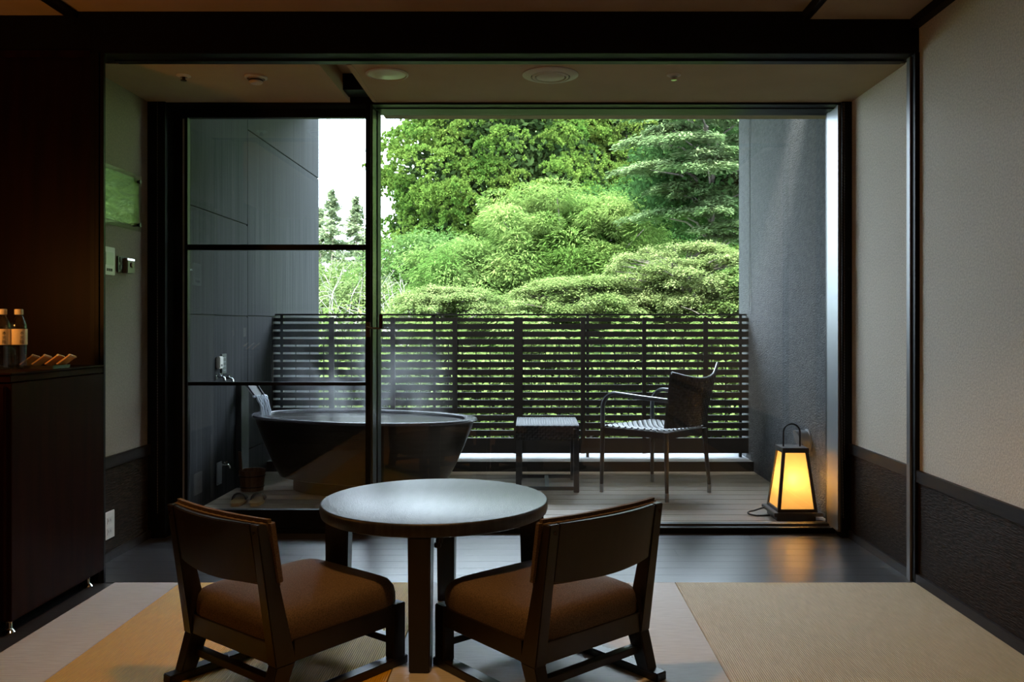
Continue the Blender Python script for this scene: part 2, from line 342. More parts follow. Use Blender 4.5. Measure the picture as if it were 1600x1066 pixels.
# ------------------------------------------------------------------ ceiling fittings
def ceil(px, py): Y = F*(ZC-HC)/(VY-py); return xx(px, Y), Y
x,y = ceil(860,116.5)
v = thing('ceiling_vent', 'large round cream vent with dark ring slots in the alcove ceiling', 'vent', (x,y,ZC))
MB().lathe([(.140,0),(.142,-.004),(.120,-.012),(.100,-.014),(.098,0)], n=48).build('outer_ring', M['fix'], v, smooth=True)
MB().lathe([(.099,.004),(.0985,-.006),(.050,-.006),(.05,.004)], n=48).build('slot', M['fixdark'], v)
MB().lathe([(.092,.003),(.092,-.014),(.080,-.017),(.079,-.002)], n=48).build('middle_ring', M['fix'], v, smooth=True)
MB().lathe([(.072,.002),(.072,-.015),(.05,-.019),(.0,-.020)], n=48).build('centre_disc', M['fix'], v, smooth=True)
x,y = ceil(605,115)
v = thing('ceiling_light', 'round frosted ceiling light, switched off, beside the ceiling groove', 'ceiling light', (x,y,ZC))
MB().lathe([(.106,0),(.107,-.005),(.097,-.009),(.094,0)], n=48).build('rim', M['fix'], v, smooth=True)
MB().lathe([(.0945,-.003),(.093,-.006),(.05,-.010),(0,-.012)], n=48).build('diffuser', M['lens'], v, smooth=True)
x,y = ceil(400,120)
v = thing('smoke_detector', 'small domed smoke detector on the left part of alcove ceiling', 'smoke detector', (x,y,ZC))
MB().lathe([(.056,0),(.056,-.008),(.045,-.012),(.045,0)], n=32).build('base', M['fix'], v, smooth=True)
MB().lathe([(.034,-.010),(.034,-.028),(.026,-.036),(0,-.037)], n=32).build('dome', M['fix'], v, smooth=True)
MB().lathe([(.0345,-.015),(.0352,-.018),(.0352,-.021),(.0345,-.024)], n=32).build('slot', M['fixdark'], v)
for (px,py,l) in ((1053,117,'small sprinkler head on the ceiling right of the round vent'),(287,118,'small dark sprinkler head at the far left of alcove ceiling')):
    x,y = ceil(px,py)
    v = thing('sprinkler', l, 'sprinkler', (x,y,ZC), 0, 'sprinkler heads in the alcove ceiling')
    MB().lathe([(.036,0),(.036,-.003),(.018,-.010),(.016,0)], n=24).build('flange', M['fix'], v, smooth=True)
    MB().lathe([(.008,-.006),(.008,-.022),(.015,-.024),(.015,-.027)], n=12).build('nozzle', M['chrome'] if px>900 else M['fixdark'], v)

# lamps of the room (just out of view) that give the warm light; the rear one is added fill
v = thing('downlight', 'small recessed ceiling downlight over the round table', 'ceiling light', (-.38,2.62,2.673))
MB().lathe([(.055,0),(.06,-.004),(.05,-.008),(.045,0)], n=24).build('rim', M['fix'], v, smooth=True)
v = thing('wall_lamp', 'small warm wall lamp beside the counter niche', 'wall lamp', (-3.4,2.95,1.40))
MB().box(0,.02,-.05,.05,-.08,.08).build('backplate', M['bronze'], v, .003)
MB().tube([(.02,0,0),(.80,0,-.02)], .008).build('arm', M['bronze'], v)
MB().lathe([(.06,-.10),(.09,-.10),(.08,-.105),(.05,-.105)], (.90,0,0), 24).build('shade_ring', M['bronze'], v)

v = thing('downlight', 'added downlight ring above the camera position, for the warm fill light', 'ceiling light', (-.6,-.5,2.673))  # fitting added to go with the rear fill lamp
MB().lathe([(.055,0),(.06,-.004),(.05,-.008),(.045,0)], n=24).build('rim', M['fix'], v, smooth=True)

# ------------------------------------------------------------------ left wall fittings
def lw(px, py, off=0): Y = F*(-(WL+off))/(VX-px); return Y, zz(py, Y)
y1, z1 = lw(221, 276, .03); _, z0 = lw(221, 363, .03)
art = thing('acrylic_picture', 'green acrylic picture panel with wave pattern on the left wall', 'picture', (WL, 4.3, z0))
m = mat('green_wave_print', (.10,.125,.035), .2, (.26,.31,.10), (1,1.2,5), 2.2, spec=.9, lo=.38, hi=.62, detail=6)
n_ = m.node_tree.nodes; n_['Noise Texture'].inputs['Distortion'].default_value = 2.2
MB().box(.020,.024, 4.05-4.3, y1-4.3-.02, .03, z1-z0-.02).build('print', m, art)
MB().box(.025,.031, 4.02-4.3, y1-4.3, 0, z1-z0).build('acrylic_sheet', glass_pane('acrylic', (.95,.98,.92), .04), art)
for yy in (4.06-4.3, y1-4.3-.035):
    for zp in (.035, z1-z0-.035):
        MB().lathe([(.008,0),(.008,.036),(.011,.036),(.011,.042)], (0,yy,zp), 12, 'x').build('standoff', M['steel_blk'], art)
ya,zt = lw(163,385); yb,_ = lw(173,385); zb = zz(430,yb)
s = thing('wall_control_panel', 'white wall control panel half hidden behind the black post', 'switch', (WL,(ya+yb)/2,zb))
MB().box(0,.012,-.06,.055,0,zt-zb).build('plate', M['white_plastic'], s, .002)
MB().box(.012,.015,-.045,.035,.05,.115).build('screen', M['lens'], s, .001)
for k in range(3): MB().box(.012,.016,-.03+.02*k,-.018+.02*k,.018,.032).build('button', M['grey_plastic'], s)
y0,zt = lw(182,400); y1_,_ = lw(196,400); zb = zz(427,y1_)
s = thing('dark_switch_plate', 'dark grey switch plate on the left wall under the picture', 'switch', (WL,(y0+y1_)/2,zb))
MB().box(0,.010,-(y1_-y0)/2,(y1_-y0)/2,0,zt-zb).build('plate', M['grey_plastic'], s, .002)
for k in (0,1): MB().box(.010,.014,-(y1_-y0)/2+.012,(y1_-y0)/2-.012,.012+.04*k,.040+.04*k).build('rocker', M['strap'], s, .001)
y0,zt = lw(198,403,.03); y1_,_ = lw(209,403,.03); zb = zz(428,y1_)
s = thing('thermostat', 'small box thermostat with a lit white strip on top, right of the switches', 'thermostat', (WL,(y0+y1_)/2,zb))
hw=(y1_-y0)/2
MB().box(0,.035,-hw,hw,0,zt-zb).build('body', mat('taupe_plastic',(.16,.12,.095),.4), s, .003)
MB().box(.030,.037,-hw+.003,hw-.003,zt-zb-.012,zt-zb-.002).build('light_strip', emis('strip_light',(.8,.9,1),1.4), s)
MB().lathe([(.014,.034),(.014,.040),(.010,.042)], (0,0,.045), 20, 'x').build('dial', M['bronze'], s)
yb,_ = lw(175,800); zt = zz(796,yb); zb = zz(838,yb)
s = thing('wall_outlet', 'white double power outlet low on the left wall above the floor', 'outlet', (WL+.006,yb-.06,zb))
MB().box(0,.008,-.06,.06,0,zt-zb).build('plate', M['white_plastic'], s, .002)
for k in (0,1):
    MB().box(.008,.010,-.02,.035,.022+.055*k,.055+.055*k).build('socket', mat('socket_face',(.55,.53,.5),.4), s, .001)
    for d in (-.008,.012): MB().box(.010,.0106,d,d+.003,.032+.055*k,.046+.055*k).build('slot', M['fixdark'], s)

# ------------------------------------------------------------------ cabinet, bottles, sachets
CX, CY0, CY1, CZ = -2.003, 3.28, 3.985, 1.02
c = thing('sideboard_cabinet', 'tall dark mahogany sideboard cabinet against the left side', 'cabinet', (-2.6,3.63,0))
cx = lambda v: v+2.6
cy = lambda v: v-3.63
MB().box(cx(-3.2),cx(CX),cy(CY0),cy(CY1),.062,CZ-.040).build('body', M['cabinet'], c, .002)
MB().box(cx(-3.2),cx(CX-.002),cy(CY0-.004),cy(CY1),CZ-.036,CZ-.010).box(cx(-3.2),cx(CX+.004),cy(CY0-.01),cy(CY1),CZ-.008,CZ).build('top', M['cabinet'], c, .0015)
for k in range(2):
    d = MB().box(cx(-3.19+.59*k),cx(-3.19+.59*k+.578),cy(CY0-.018),cy(CY0-.001),.07,CZ-.05).build('door', M['cabinet'], c, .002)
    MB().tube([(cx(-2.64+.10*k),cy(CY0-.045),.55),(cx(-2.64+.10*k),cy(CY0-.045),.70)],.006).build('handle', M['chrome'], d)
for (a,b) in ((-2.05,3.93),(-2.05,3.34),(-3.1,3.93),(-3.1,3.34)):
    MB().lathe([(.022,0),(.024,.004),(.018,.012),(.012,.02),(.012,.062)], (cx(a),cy(b),0), 16).build('foot', M['chrome'], c, smooth=True)
def bottle(px, Yb, label, ang):
    X = xx(px,Yb); t = thing('water_bottle', label, 'bottle', (X,Yb,CZ), ang, 'water bottles on the cabinet')
    prof = [(.024,0),(.030,.004)]
    for k in range(5): prof += [(.031,.012+.018*k),(.0292,.021+.018*k)]
    prof += [(.031,.105),(.031,.168),(.030,.185),(.024,.205),(.0155,.222),(.013,.228),(.013,.238)]
    MB().lathe(prof, n=28).build('bottle_body', M['pet'], t, smooth=True)
    MB().lathe([(.0265,.004),(.0275,.10),(.0275,.16),(.026,.18)], n=20).build('water', glass_pane('bottle_water',(.86,.85,.80),.04), t, smooth=True)
    lb = MB().lathe([(.0314,.103),(.0318,.104),(.0318,.168),(.0314,.169)], n=28).build('paper_label', M['label'], t, smooth=True)
    MB().lathe([(.0158,.229),(.0165,.231),(.0165,.249),(.015,.252)], n=24).build('cap', M['cap'], t, smooth=True)
    for i, ch in enumerate('本光陰'):
        cu = bpy.data.curves.new('lettering', 'FONT'); cu.body = ch; cu.size = .0165; cu.align_x = 'CENTER'; cu.extrude = .0001
        o = bpy.data.objects.new('lettering', cu); col.objects.link(o); o.data.materials.append(M['ink']); o.parent = lb
        a = math.radians(-48); o.location = (.0322*math.cos(a), .0322*math.sin(a), .146-.0185*i); o.rotation_euler = (PI/2,0,a+PI/2)
        me_ = bpy.data.meshes.new_from_object(o); o2 = bpy.data.objects.new('lettering', me_); col.objects.link(o2); o2.parent = lb
        o2.location = o.location; o2.rotation_euler = o.rotation_euler; bpy.data.objects.remove(o)
Yb = F*(HC-CZ)/(577-VY)
bottle(29.5, Yb, 'right water bottle with cream label, next to the sachets', .15)
bottle(4, Yb-.03, 'left water bottle with cream label, cut by the photo edge', .0)
Yt = 3.66
tr = thing('lacquer_tray', 'small black lacquer tray behind the water bottles', 'tray', (xx(55,Yt),Yt,CZ))
MB().box(-.11,.11,-.06,.06,0,.008).build('base', M['tray'], tr, .002)
MB().box(-.115,.115,-.065,-.058,0,.014).box(-.115,.115,.058,.065,0,.014).box(-.115,-.108,-.058,.058,0,.014).box(.108,.115,-.058,.058,0,.014).build('rim', M['tray'], tr, .001)
pk = [(38,'amber paper sachet at the left, half behind the bottle'),(54,'amber paper sachet second from the left on the tray'),(72,'amber paper sachet in the middle front of the fan'),(88,'amber paper sachet at the right end of the tray')]
for i,(px,l) in enumerate(pk):
    X = xx(px,Yt)
    t = thing('tea_sachet', l, 'sachet', (X,Yt-.01+.012*i,CZ+.012), math.radians(-12), 'sachets fanned on the lacquer tray')
    Mx = Matrix.Rotation(math.radians(50),4,'Y') @ Matrix.Rotation(math.radians(-18),4,'X')
    MB().box(-.003,.003,-.028,.028,0,.068,Mx).build('packet', M['packet'], t, .0015)
    MB().box(-.0035,.0035,-.029,.029,.060,.068,Mx).build('seal', M['label'], t)

# ------------------------------------------------------------------ balcony
dk = box('balcony_floor', M['subfloor'], WL-.02, 1.83, YG+.06, 7.05, -.30, -.03, kind='structure')
ny = 12; y0 = YG+.065; p = (7.045-y0)/ny
for i in range(ny): box('plank', M['deck'], WL-.018, 1.828, y0+p*i+.003, y0+p*(i+1)-.003, -.029, 0, dk, .0015)
curb = box('balcony_curb', M['conc'], WL-.02, 1.83, 7.055, 7.60, -.3, .08, bevel=.004, kind='structure')
box('trim_15', M['slat'], WL-.015, 1.828, 7.046, 7.056, -.02, .079, kind='structure')
# left wall: separate cast panels with recessed joints
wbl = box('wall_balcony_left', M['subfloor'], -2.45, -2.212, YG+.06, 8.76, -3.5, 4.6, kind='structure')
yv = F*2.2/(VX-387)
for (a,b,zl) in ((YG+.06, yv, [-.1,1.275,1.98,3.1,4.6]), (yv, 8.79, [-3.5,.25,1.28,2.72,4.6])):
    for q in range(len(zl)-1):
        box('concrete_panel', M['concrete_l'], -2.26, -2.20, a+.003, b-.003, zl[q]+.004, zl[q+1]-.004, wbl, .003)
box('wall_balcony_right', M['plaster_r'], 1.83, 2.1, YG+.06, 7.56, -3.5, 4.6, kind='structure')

box('roof', M['conc'], -2.6, 2.3, YG+.35, 8.4, 3.36, 3.6, kind='structure')  # unseen roof, added and lengthened to darken the balcony

# slatted fence and the steel railing behind it
YFn = 7.24
fx = lambda px: xx(px, YFn)
fn = thing('slatted_fence', 'dark brown horizontal slat fence along the balcony edge', 'fence', (fx(800),YFn,.08))
X0,X1 = fx(423), fx(1177)
def fc(name, m, x0,x1,y0,y1,z0,z1,b=0): return MB().box(x0-fn.location.x,x1-fn.location.x,y0-YFn,y1-YFn,z0-.08,z1-.08).build(name,m,fn,b)
gaps = [504.6+11.88*k for k in range(16)]
fc('slat', M['slat'], X0,X1,YFn-.012,YFn+.012, zz(502.6,YFn), zz(497,YFn))
for k in range(15): fc('slat', M['slat'], X0,X1,YFn-.012,YFn+.012, zz(gaps[k+1]-1.6,YFn), zz(gaps[k]+1.6,YFn))
fc('bottom_board', M['slat'], X0,X1,YFn-.014,YFn+.014, zz(708,YFn), zz(gaps[15]+1.6,YFn))
for a,b in ((421,428),(515,523),(611,618),(707.5,715),(803,817),(907,914),(1003,1009),(1098,1105),(1169,1178)):
    fc('upright', M['slat'], fx(a),fx(b),YFn-.035,YFn-.012, zz(708,YFn), zz(496,YFn), .002)
rl = thing('steel_railing', 'thin black steel guard railing standing behind the slat fence', 'railing', (fx(800),YFn+.07,.08))
YR = YFn+.07
def rc(name, x0,x1,z0,z1,d=.01,b=0): return MB().box(x0-rl.location.x,x1-rl.location.x,-d,d,z0-.08,z1-.08).build(name,M['steel_blk'],rl,b)
rc('top_rail', X0,X1,zz(493.3,YR),zz(490.5,YR),.02,.003)
rc('lower_rail', X0,X1,zz(537,YR),zz(534,YR),.01)
rc('bottom_rail', X0,X1,zz(704,YR),zz(700,YR),.01)
for px in (441,679,918,1156.5): rc('post', xx(px-2.2,YR),xx(px+2.2,YR),.08,zz(493,YR),.014)
for k in range(34):
    px = 441+21.64*k
    if k%11 and px < 1168: rc('baluster', xx(px-.8,YR),xx(px+.8,YR),zz(704,YR),zz(535,YR),.006)

# bathtub -----------------------------------------------------------
TBX, TBY, TRt = -1.24, 6.20, math.radians(-17)
TZ = .555
tub = thing('bathtub', 'large dark oval stoneware bathtub full of hot water on the balcony', 'bathtub', (TBX,TBY,0), TRt)
def oval(a, b, h): return (a, b, h)
def ovalmesh(rings, n=72, closed=True):
    mb = MB()
    for a,b,h in rings:
        for k in range(n):
            t = 2*PI*k/n; mb.v.append((a*math.cos(t), b*math.sin(t), h))
    for i in range(len(rings)-1):
        for k in range(n): mb.f.append((i*n+k, i*n+(k+1)%n, (i+1)*n+(k+1)%n, (i+1)*n+k))
    mb.f.append(tuple(range(n))[::-1]); 
    if closed: mb.f.append(tuple((len(rings)-1)*n+k for k in range(n)))
    return mb
ovalmesh([(.64,.31,.10),(.655,.325,.105),(.72,.36,.22),(.785,.40,.36),(.84,.435,.49),(.850,.445,.53),(.80,.40,.53)]).build('tub_body', M['tub'], tub, smooth=True)
ovalmesh([(.84,.435,.525),(.868,.462,.530),(.878,.472,.540),(.872,.467,.552),(.85,.445,TZ),(.81,.405,.553),(.80,.395,.545),(.77,.37,.42),(.70,.30,.35)]).build('rim', M['tubin'], tub, smooth=True)
ovalmesh([(.55,.24,.0),(.55,.24,.10)]).build('plinth', M['stone'], tub)
# water
wm = bpy.data.materials.new('hot_spring_water'); wm.use_nodes = True
b_ = wm.node_tree.nodes['Principled BSDF']; b_.inputs['Base Color'].default_value=(.05,.07,.07,1); b_.inputs['Roughness'].default_value=.04; b_.inputs['IOR'].default_value=1.33; b_.inputs['Specular IOR Level'].default_value=.9
wn = wm.node_tree.nodes.new('ShaderNodeTexNoise'); wn.inputs['Scale'].default_value=8; wn.inputs['Detail'].default_value=3; wn.inputs['Distortion'].default_value=1.5
wg = wm.node_tree.nodes.new('ShaderNodeNewGeometry'); wm.node_tree.links.new(wg.outputs['Position'], wn.inputs['Vector'])
wb = wm.node_tree.nodes.new('ShaderNodeBump'); wb.inputs['Distance'].default_value=.02; wm.node_tree.links.new(wn.outputs[0], wb.inputs['Height']); wm.node_tree.links.new(wb.outputs[0], b_.inputs['Normal'])
from mathutils import noise as mnoise
NW=110; mbw=MB(); idx={}
for i in range(NW+1):
    for j in range(NW//2+1):
        x=-.795+1.59*i/NW; y=-.395+.79*j/(NW//2)
        if (x/.795)**2+(y/.392)**2<=1.02:
            d=math.hypot(x+.66,y*1.2); zw=.512+.020*mnoise.noise((x*9,y*15,.3))+.014*mnoise.noise((x*20,y*34,2.1))+.006*math.sin(d*42)*math.exp(-d*2.2)
            idx[i,j]=len(mbw.v); mbw.v.append((x,y,zw))
for (i,j) in list(idx):
    if all(k in idx for k in ((i+1,j),(i+1,j+1),(i,j+1))): mbw.f.append((idx[i,j],idx[i+1,j],idx[i+1,j+1],idx[i,j+1]))
o = mbw.build('bath_water', wm, smooth=True); o.location=(TBX,TBY,0); o.rotation_euler=(0,0,TRt)
tag(o, 'rippling hot water filling the oval bathtub', 'water', kind='stuff')
# spout, stone pillar, stream
YS = 6.42
sp = thing('stone_spout_pillar', 'dark stone pillar with water spout at the left end of bathtub', 'water spout', (xx(372,YS),YS,0))
MB().box(xx(358,YS)-sp.location.x, xx(383,YS)-sp.location.x, -.09,.09,0,zz(600,YS)).build('pillar', M['stone'], sp, .006)
ax,az = xx(394,YS),zz(601,YS); bx_,bz = xx(406,YS-.10),zz(621,YS-.10)
lx = sp.location.x
for s_ in (-1,1):
    MB().bar((ax-lx-.01+s_*.022,s_*.045,az+.01),(bx_-lx+s_*.022,s_*.04-.1,bz+.008),.006,.018).build('chute_side', M['tubin'], sp, .002)
MB().bar((ax-lx-.01,0,az-.004),(bx_-lx,-.1,bz-.006),.09,.008).build('chute_floor', M['stone'], sp, .002)
pts=[]; 
wmb = MB()
strm = bpy.data.materials.new('falling_water'); strm.use_nodes=True
b_=strm.node_tree.nodes['Principled BSDF']; b_.inputs['Base Color'].default_value=(.75,.82,.9,1); b_.inputs['Roughness'].default_value=.15; b_.inputs['Alpha'].default_value=.75
rng_=random.Random(3)
for s_ in range(7):
    off=(s_-3)*.011
    P=[(bx_-.015+off*.5,YS-.1+off*1.6,bz+.010)]
    for k in range(9):
        q=k/8; P.append((bx_+.040*q+off*.7+.01*rng_.random(), YS-.1+off*(1-.3*q)+.004*rng_.random(), bz+.01-(bz-.53)*q*q))
    wmb.tube(P,.008,6,True,[.006+.004*rng_.random() for _ in P])
o=wmb.build('water_stream', strm, smooth=True); tag(o,'clear stream of water pouring from the spout into the tub','water',kind='stuff')
# steam
sm = bpy.data.materials.new('steam'); sm.use_nodes=True; nt=sm.node_tree; nt.nodes.clear()
oo=nt.nodes.new('ShaderNodeOutputMaterial'); pv=nt.nodes.new('ShaderNodeVolumePrincipled'); pv.inputs['Color'].default_value=(.95,.96,1,1)
tc=nt.nodes.new('ShaderNodeTexCoord'); mp=nt.nodes.new('ShaderNodeMapping'); mp.inputs['Scale'].default_value=(1.2,1.2,.75); nt.links.new(tc.outputs['Object'],mp.inputs[0])
nn=nt.nodes.new('ShaderNodeTexNoise'); nn.inputs['Scale'].default_value=2.6; nn.inputs['Detail'].default_value=4; nn.inputs['Distortion'].default_value=1.2; nt.links.new(mp.outputs[0],nn.inputs['Vector'])
mr=nt.nodes.new('ShaderNodeMapRange'); mr.inputs[1].default_value=.44; mr.inputs[2].default_value=.75; mr.inputs[3].default_value=0; mr.inputs[4].default_value=2.6; nt.links.new(nn.outputs[0],mr.inputs[0])
sx=nt.nodes.new('ShaderNodeSeparateXYZ'); nt.links.new(tc.outputs['Object'],sx.inputs[0])
fz=nt.nodes.new('ShaderNodeMapRange'); fz.inputs[1].default_value=.0; fz.inputs[2].default_value=.75; fz.inputs[3].default_value=1.5; fz.inputs[4].default_value=0; nt.links.new(sx.outputs[2],fz.inputs[0])
ln=nt.nodes.new('ShaderNodeVectorMath'); ln.operation='MULTIPLY'; ln.inputs[1].default_value=(1.35,2.6,0); nt.links.new(tc.outputs['Object'],ln.inputs[0])
l2=nt.nodes.new('ShaderNodeVectorMath'); l2.operation='LENGTH'; nt.links.new(ln.outputs[0],l2.inputs[0])
fr=nt.nodes.new('ShaderNodeMapRange'); fr.inputs[1].default_value=.35; fr.inputs[2].default_value=1.0; fr.inputs[3].default_value=1; fr.inputs[4].default_value=0; nt.links.new(l2.outputs['Value'],fr.inputs[0])
m1=nt.nodes.new('ShaderNodeMath'); m1.operation='MULTIPLY'; nt.links.new(mr.outputs[0],m1.inputs[0]); nt.links.new(fz.outputs[0],m1.inputs[1])
m2=nt.nodes.new('ShaderNodeMath'); m2.operation='MULTIPLY'; nt.links.new(m1.outputs[0],m2.inputs[0]); nt.links.new(fr.outputs[0],m2.inputs[1])
nt.links.new(m2.outputs[0],pv.inputs['Density']); nt.links.new(pv.outputs[0],oo.inputs['Volume'])
o=MB().box(-.74,.74,-.36,.36,0,.78).build('steam', sm); o.location=(TBX,TBY,.575); o.rotation_euler=(0,0,TRt)
tag(o,'thin white steam rising from the bathtub water','steam',kind='stuff')

# fittings on the left balcony wall
XW=-2.2
def wy(px): return F*2.2/(VX-px)
Yp=wy(340)
t=thing('intercom','pale upright intercom box on the left balcony wall','intercom',(XW,Yp,zz(576,Yp)))
MB().box(0,.03,-.035,.035,0,zz(557,Yp)-zz(576,Yp)).build('body',M['white_plastic'],t,.006)
MB().box(.030,.032,-.012,.012,.015,.03).build('button',M['grey_plastic'],t)
Yp=wy(348)
t=thing('shower_control','dark narrow control plate with small lettering beside the intercom','control panel',(XW,Yp,zz(584,Yp)))
MB().box(0,.012,-.045,.045,0,zz(553,Yp)-zz(584,Yp)).build('plate',mat('slate_plate',(.07,.08,.075),.4),t,.002)
for k in range(4): MB().box(.012,.0135,-.025,.025,.02+.03*k,.028+.03*k).build('marking',M['vent'],t)
def tap(pxl,py,label):
    Yp=wy(pxl); t=thing('water_tap',label,'tap',(XW,Yp,zz(py,Yp)),0,'chrome taps on the left balcony wall'); t.scale=(.6,.6,.6)
    MB().lathe([(.028,0),(.028,.006),(.014,.010),(.014,.05)],(0,0,0),16,'x').build('flange',M['chrome'],t,smooth=True)
    MB().tube([(.04,0,0),(.075,0,.0),(.095,0,-.015),(.1,0,-.045)],.012,10).build('nozzle',M['chrome'],t,smooth=True)
    MB().tube([(.05,-.035,.03),(.05,.035,.03)],.010,8).build('cross_handle',M['chrome'],t,smooth=True)
    MB().tube([(.05,0,0),(.05,0,.035)],.008,8).build('stem',M['chrome'],t)
tap(338,589,'chrome tap on the balcony wall under the intercom')
tap(351,591,'chrome tap on the balcony wall nearer the spout')
tap(346,726,'chrome tap low on the balcony wall above the bucket')
Yp=wy(342)
t=thing('access_plate','pale blue-grey rectangular plate low on the balcony wall','plate',(XW,Yp,zz(757,Yp)))
MB().box(0,.008,-.05,.04,0,zz(722,Yp)-zz(757,Yp)).build('cover',M['vent'],t,.002)
for a in (-.04,.03):
    for b in (.012,.15): MB().lathe([(.004,.008),(.004,.010)],(0,a,b),8,'x').build('screw',M['chrome'],t)
# bucket, sandals
bxy=at(394,766,0)
t=thing('wooden_bucket','small brown wooden bath bucket with upright handle stave','bucket',(bxy[0],bxy[1],0))
n=14
for k in range(n):
    a0=2*PI*k/n+.01; a1=2*PI*(k+1)/n-.01
    r0,r1,q0,q1=.070,.080,.085,.098
    hgt=.15 if k!=8 else .29
    B=[(r0*math.cos(a0),r0*math.sin(a0),0),(r1*math.cos(a0),r1*math.sin(a0),0),(r1*math.cos(a1),r1*math.sin(a1),0),(r0*math.cos(a1),r0*math.sin(a1),0)]
    e=(q0-r0)*hgt/.15 if k!=8 else .018
    T=[((r0+e)*math.cos(a0),(r0+e)*math.sin(a0),hgt),((r1+e)*math.cos(a0),(r1+e)*math.sin(a0),hgt),((r1+e)*math.cos(a1),(r1+e)*math.sin(a1),hgt),((r0+e)*math.cos(a1),(r0+e)*math.sin(a1),hgt)]
    MB().hexa(B,T).build('stave',M['bucket'],t)
MB().lathe([(.068,.012),(.07,.022)],n=20).build('bottom',M['bucket'],t)
for z in (.03,.11): MB().lathe([(.082+.1*z,z-.004),(.0845+.1*z,z-.004),(.0845+.1*z,z+.006),(.082+.1*z,z+.006)],n=28).build('hoop',M['bronze'],t,smooth=True)
def sandal(px,py,label):
    x,y=at(px,py,0); t=thing('sandal',label,'sandal',(x,y,0),math.radians(8),'pair of straw soled sandals')
    L=.24; mb=MB(); n=10; b=[];tp=[]
    for s_ in (1,-1):
        for k in range(n+1):
            q=k/n if s_>0 else 1-k/n; wdt=.046*(math.sin(PI*min(1,max(0,q*.86+.07)))**.45)
            b.append((s_*wdt,q*L,0))
    m_=len(b); mb.v=b+[(p[0],p[1],.022) for p in b]; mb.f=[tuple(range(m_))[::-1],tuple(range(m_,2*m_))]+[(k,(k+1)%m_,m_+(k+1)%m_,m_+k) for k in range(m_)]
    mb.build('sole',M['sole'],t,.002)
    up=MB(); R=7
    for j in range(6):
        yy=.12+.018*j; hgt=.055-.004*j
        for k in range(R+1):
            a=PI*k/R; up.v.append((.048*math.cos(a),yy,.018+hgt*math.sin(a)))
    for j in range(5):
        for k in range(R): i0=j*(R+1)+k; up.f.append((i0,i0+1,i0+R+2,i0+R+1))
    o=up.build('upper',M['strap'],t,smooth=True); md=o.modifiers.new('thickness','SOLIDIFY'); md.thickness=.006
sandal(367,792,'left sandal of the pair on the deck inside the glass door')
sandal(397,792,'right sandal of the pair on the deck inside the glass door')

# round vent hood on the right balcony wall
Yv=F*1.83/(1262-VX)
t=thing('vent_hood','round grey hooded vent on the right balcony wall behind lantern','vent',(1.83,Yv,zz(690,Yv)))
mb=MB(); n=24
prof=[]
for k in range(n):
    a=2*PI*k/n; mb.v.append((0,.075*math.cos(a),.075*math.sin(a)))
for k in range(n):
    a=2*PI*k/n; d=-.035-.055*(0.5+.5*math.sin(a)); mb.v.append((d,.075*math.cos(a),.075*math.sin(a)))
mb.f=[(k,(k+1)%n,n+(k+1)%n,n+k) for k in range(n)]+[tuple(range(n,2*n))]
mb.build('hood',M['vent'],t,smooth=True)
MB().lathe([(.085,0),(.085,-.006),(.075,-.008)],(0,0,0),24,'x').build('flange',M['vent'],t)
MB().tube([(-.01,0,-.075),(-.03,.01,-.11)],.012,8).build('drip',M['bronze'],t)

# lantern -------------------------------------------------------------
YL=5.36; XLn=xx(1237,YL); k_=YL/F
ln_=thing('floor_lantern','lit paper lantern with wooden frame and arched handle on the deck','lantern',(XLn,YL,0))
MB().box(-.125,.115,-.115,.115,0,.034).build('foot',M['lanternwood'],ln_,.003)
MB().box(-.150,.150,-.145,.145,.034,.056).build('base_slab',M['lanternwood'],ln_,.003)
hb,ht_,z0_,z1_=.122,.078,.056,.43
cs=[(-1,-1),(1,-1),(1,1),(-1,1)]
for sx_,sy_ in cs:
    MB().bar((sx_*(hb-.008),sy_*(hb-.008),z0_),(sx_*(ht_-.008),sy_*(ht_-.008),z1_),.018,.018,up=(0,1,0)).build('corner_post',M['lanternwood'],ln_)
def ring(zc,hh,half,nm):
    mb=MB(); h2=.009
    mb.box(-half,half,-half,-half+2*h2,zc-hh,zc+hh).box(-half,half,half-2*h2,half,zc-hh,zc+hh).box(-half,-half+2*h2,-half+2*h2,half-2*h2,zc-hh,zc+hh).box(half-2*h2,half,-half+2*h2,half-2*h2,zc-hh,zc+hh)
    return mb.build(nm,M['lanternwood'],ln_)
ring(z0_+.009,.009,hb,'bottom_rail'); ring(z1_-.002,.012,ht_+.004,'top_rail')
MB().box(-ht_-.003,ht_+.003,-ht_-.003,ht_+.003,z1_+.010,z1_+.016).build('top_plate',M['lanternwood'],ln_)
pm=bpy.data.materials.new('washi_paper'); pm.use_nodes=True; nt=pm.node_tree; nt.nodes.clear()
oo=nt.nodes.new('ShaderNodeOutputMaterial'); mx=nt.nodes.new('ShaderNodeMixShader'); mx.inputs[0].default_value=.8
df=nt.nodes.new('ShaderNodeBsdfDiffuse'); df.inputs[0].default_value=(.85,.78,.62,1); tl=nt.nodes.new('ShaderNodeBsdfTranslucent'); tl.inputs[0].default_value=(.95,.80,.52,1)
nt.links.new(df.outputs[0],mx.inputs[1]); nt.links.new(tl.outputs[0],mx.inputs[2]); rf=nt.nodes.new('ShaderNodeBsdfRefraction'); rf.inputs['Color'].default_value=(.95,.85,.6,1); rf.inputs['IOR'].default_value=1.12; rf.inputs['Roughness'].default_value=.75
m3=nt.nodes.new('ShaderNodeMixShader'); m3.inputs[0].default_value=.22; nt.links.new(mx.outputs[0],m3.inputs[1]); nt.links.new(rf.outputs[0],m3.inputs[2]); nt.links.new(m3.outputs[0],oo.inputs[0])
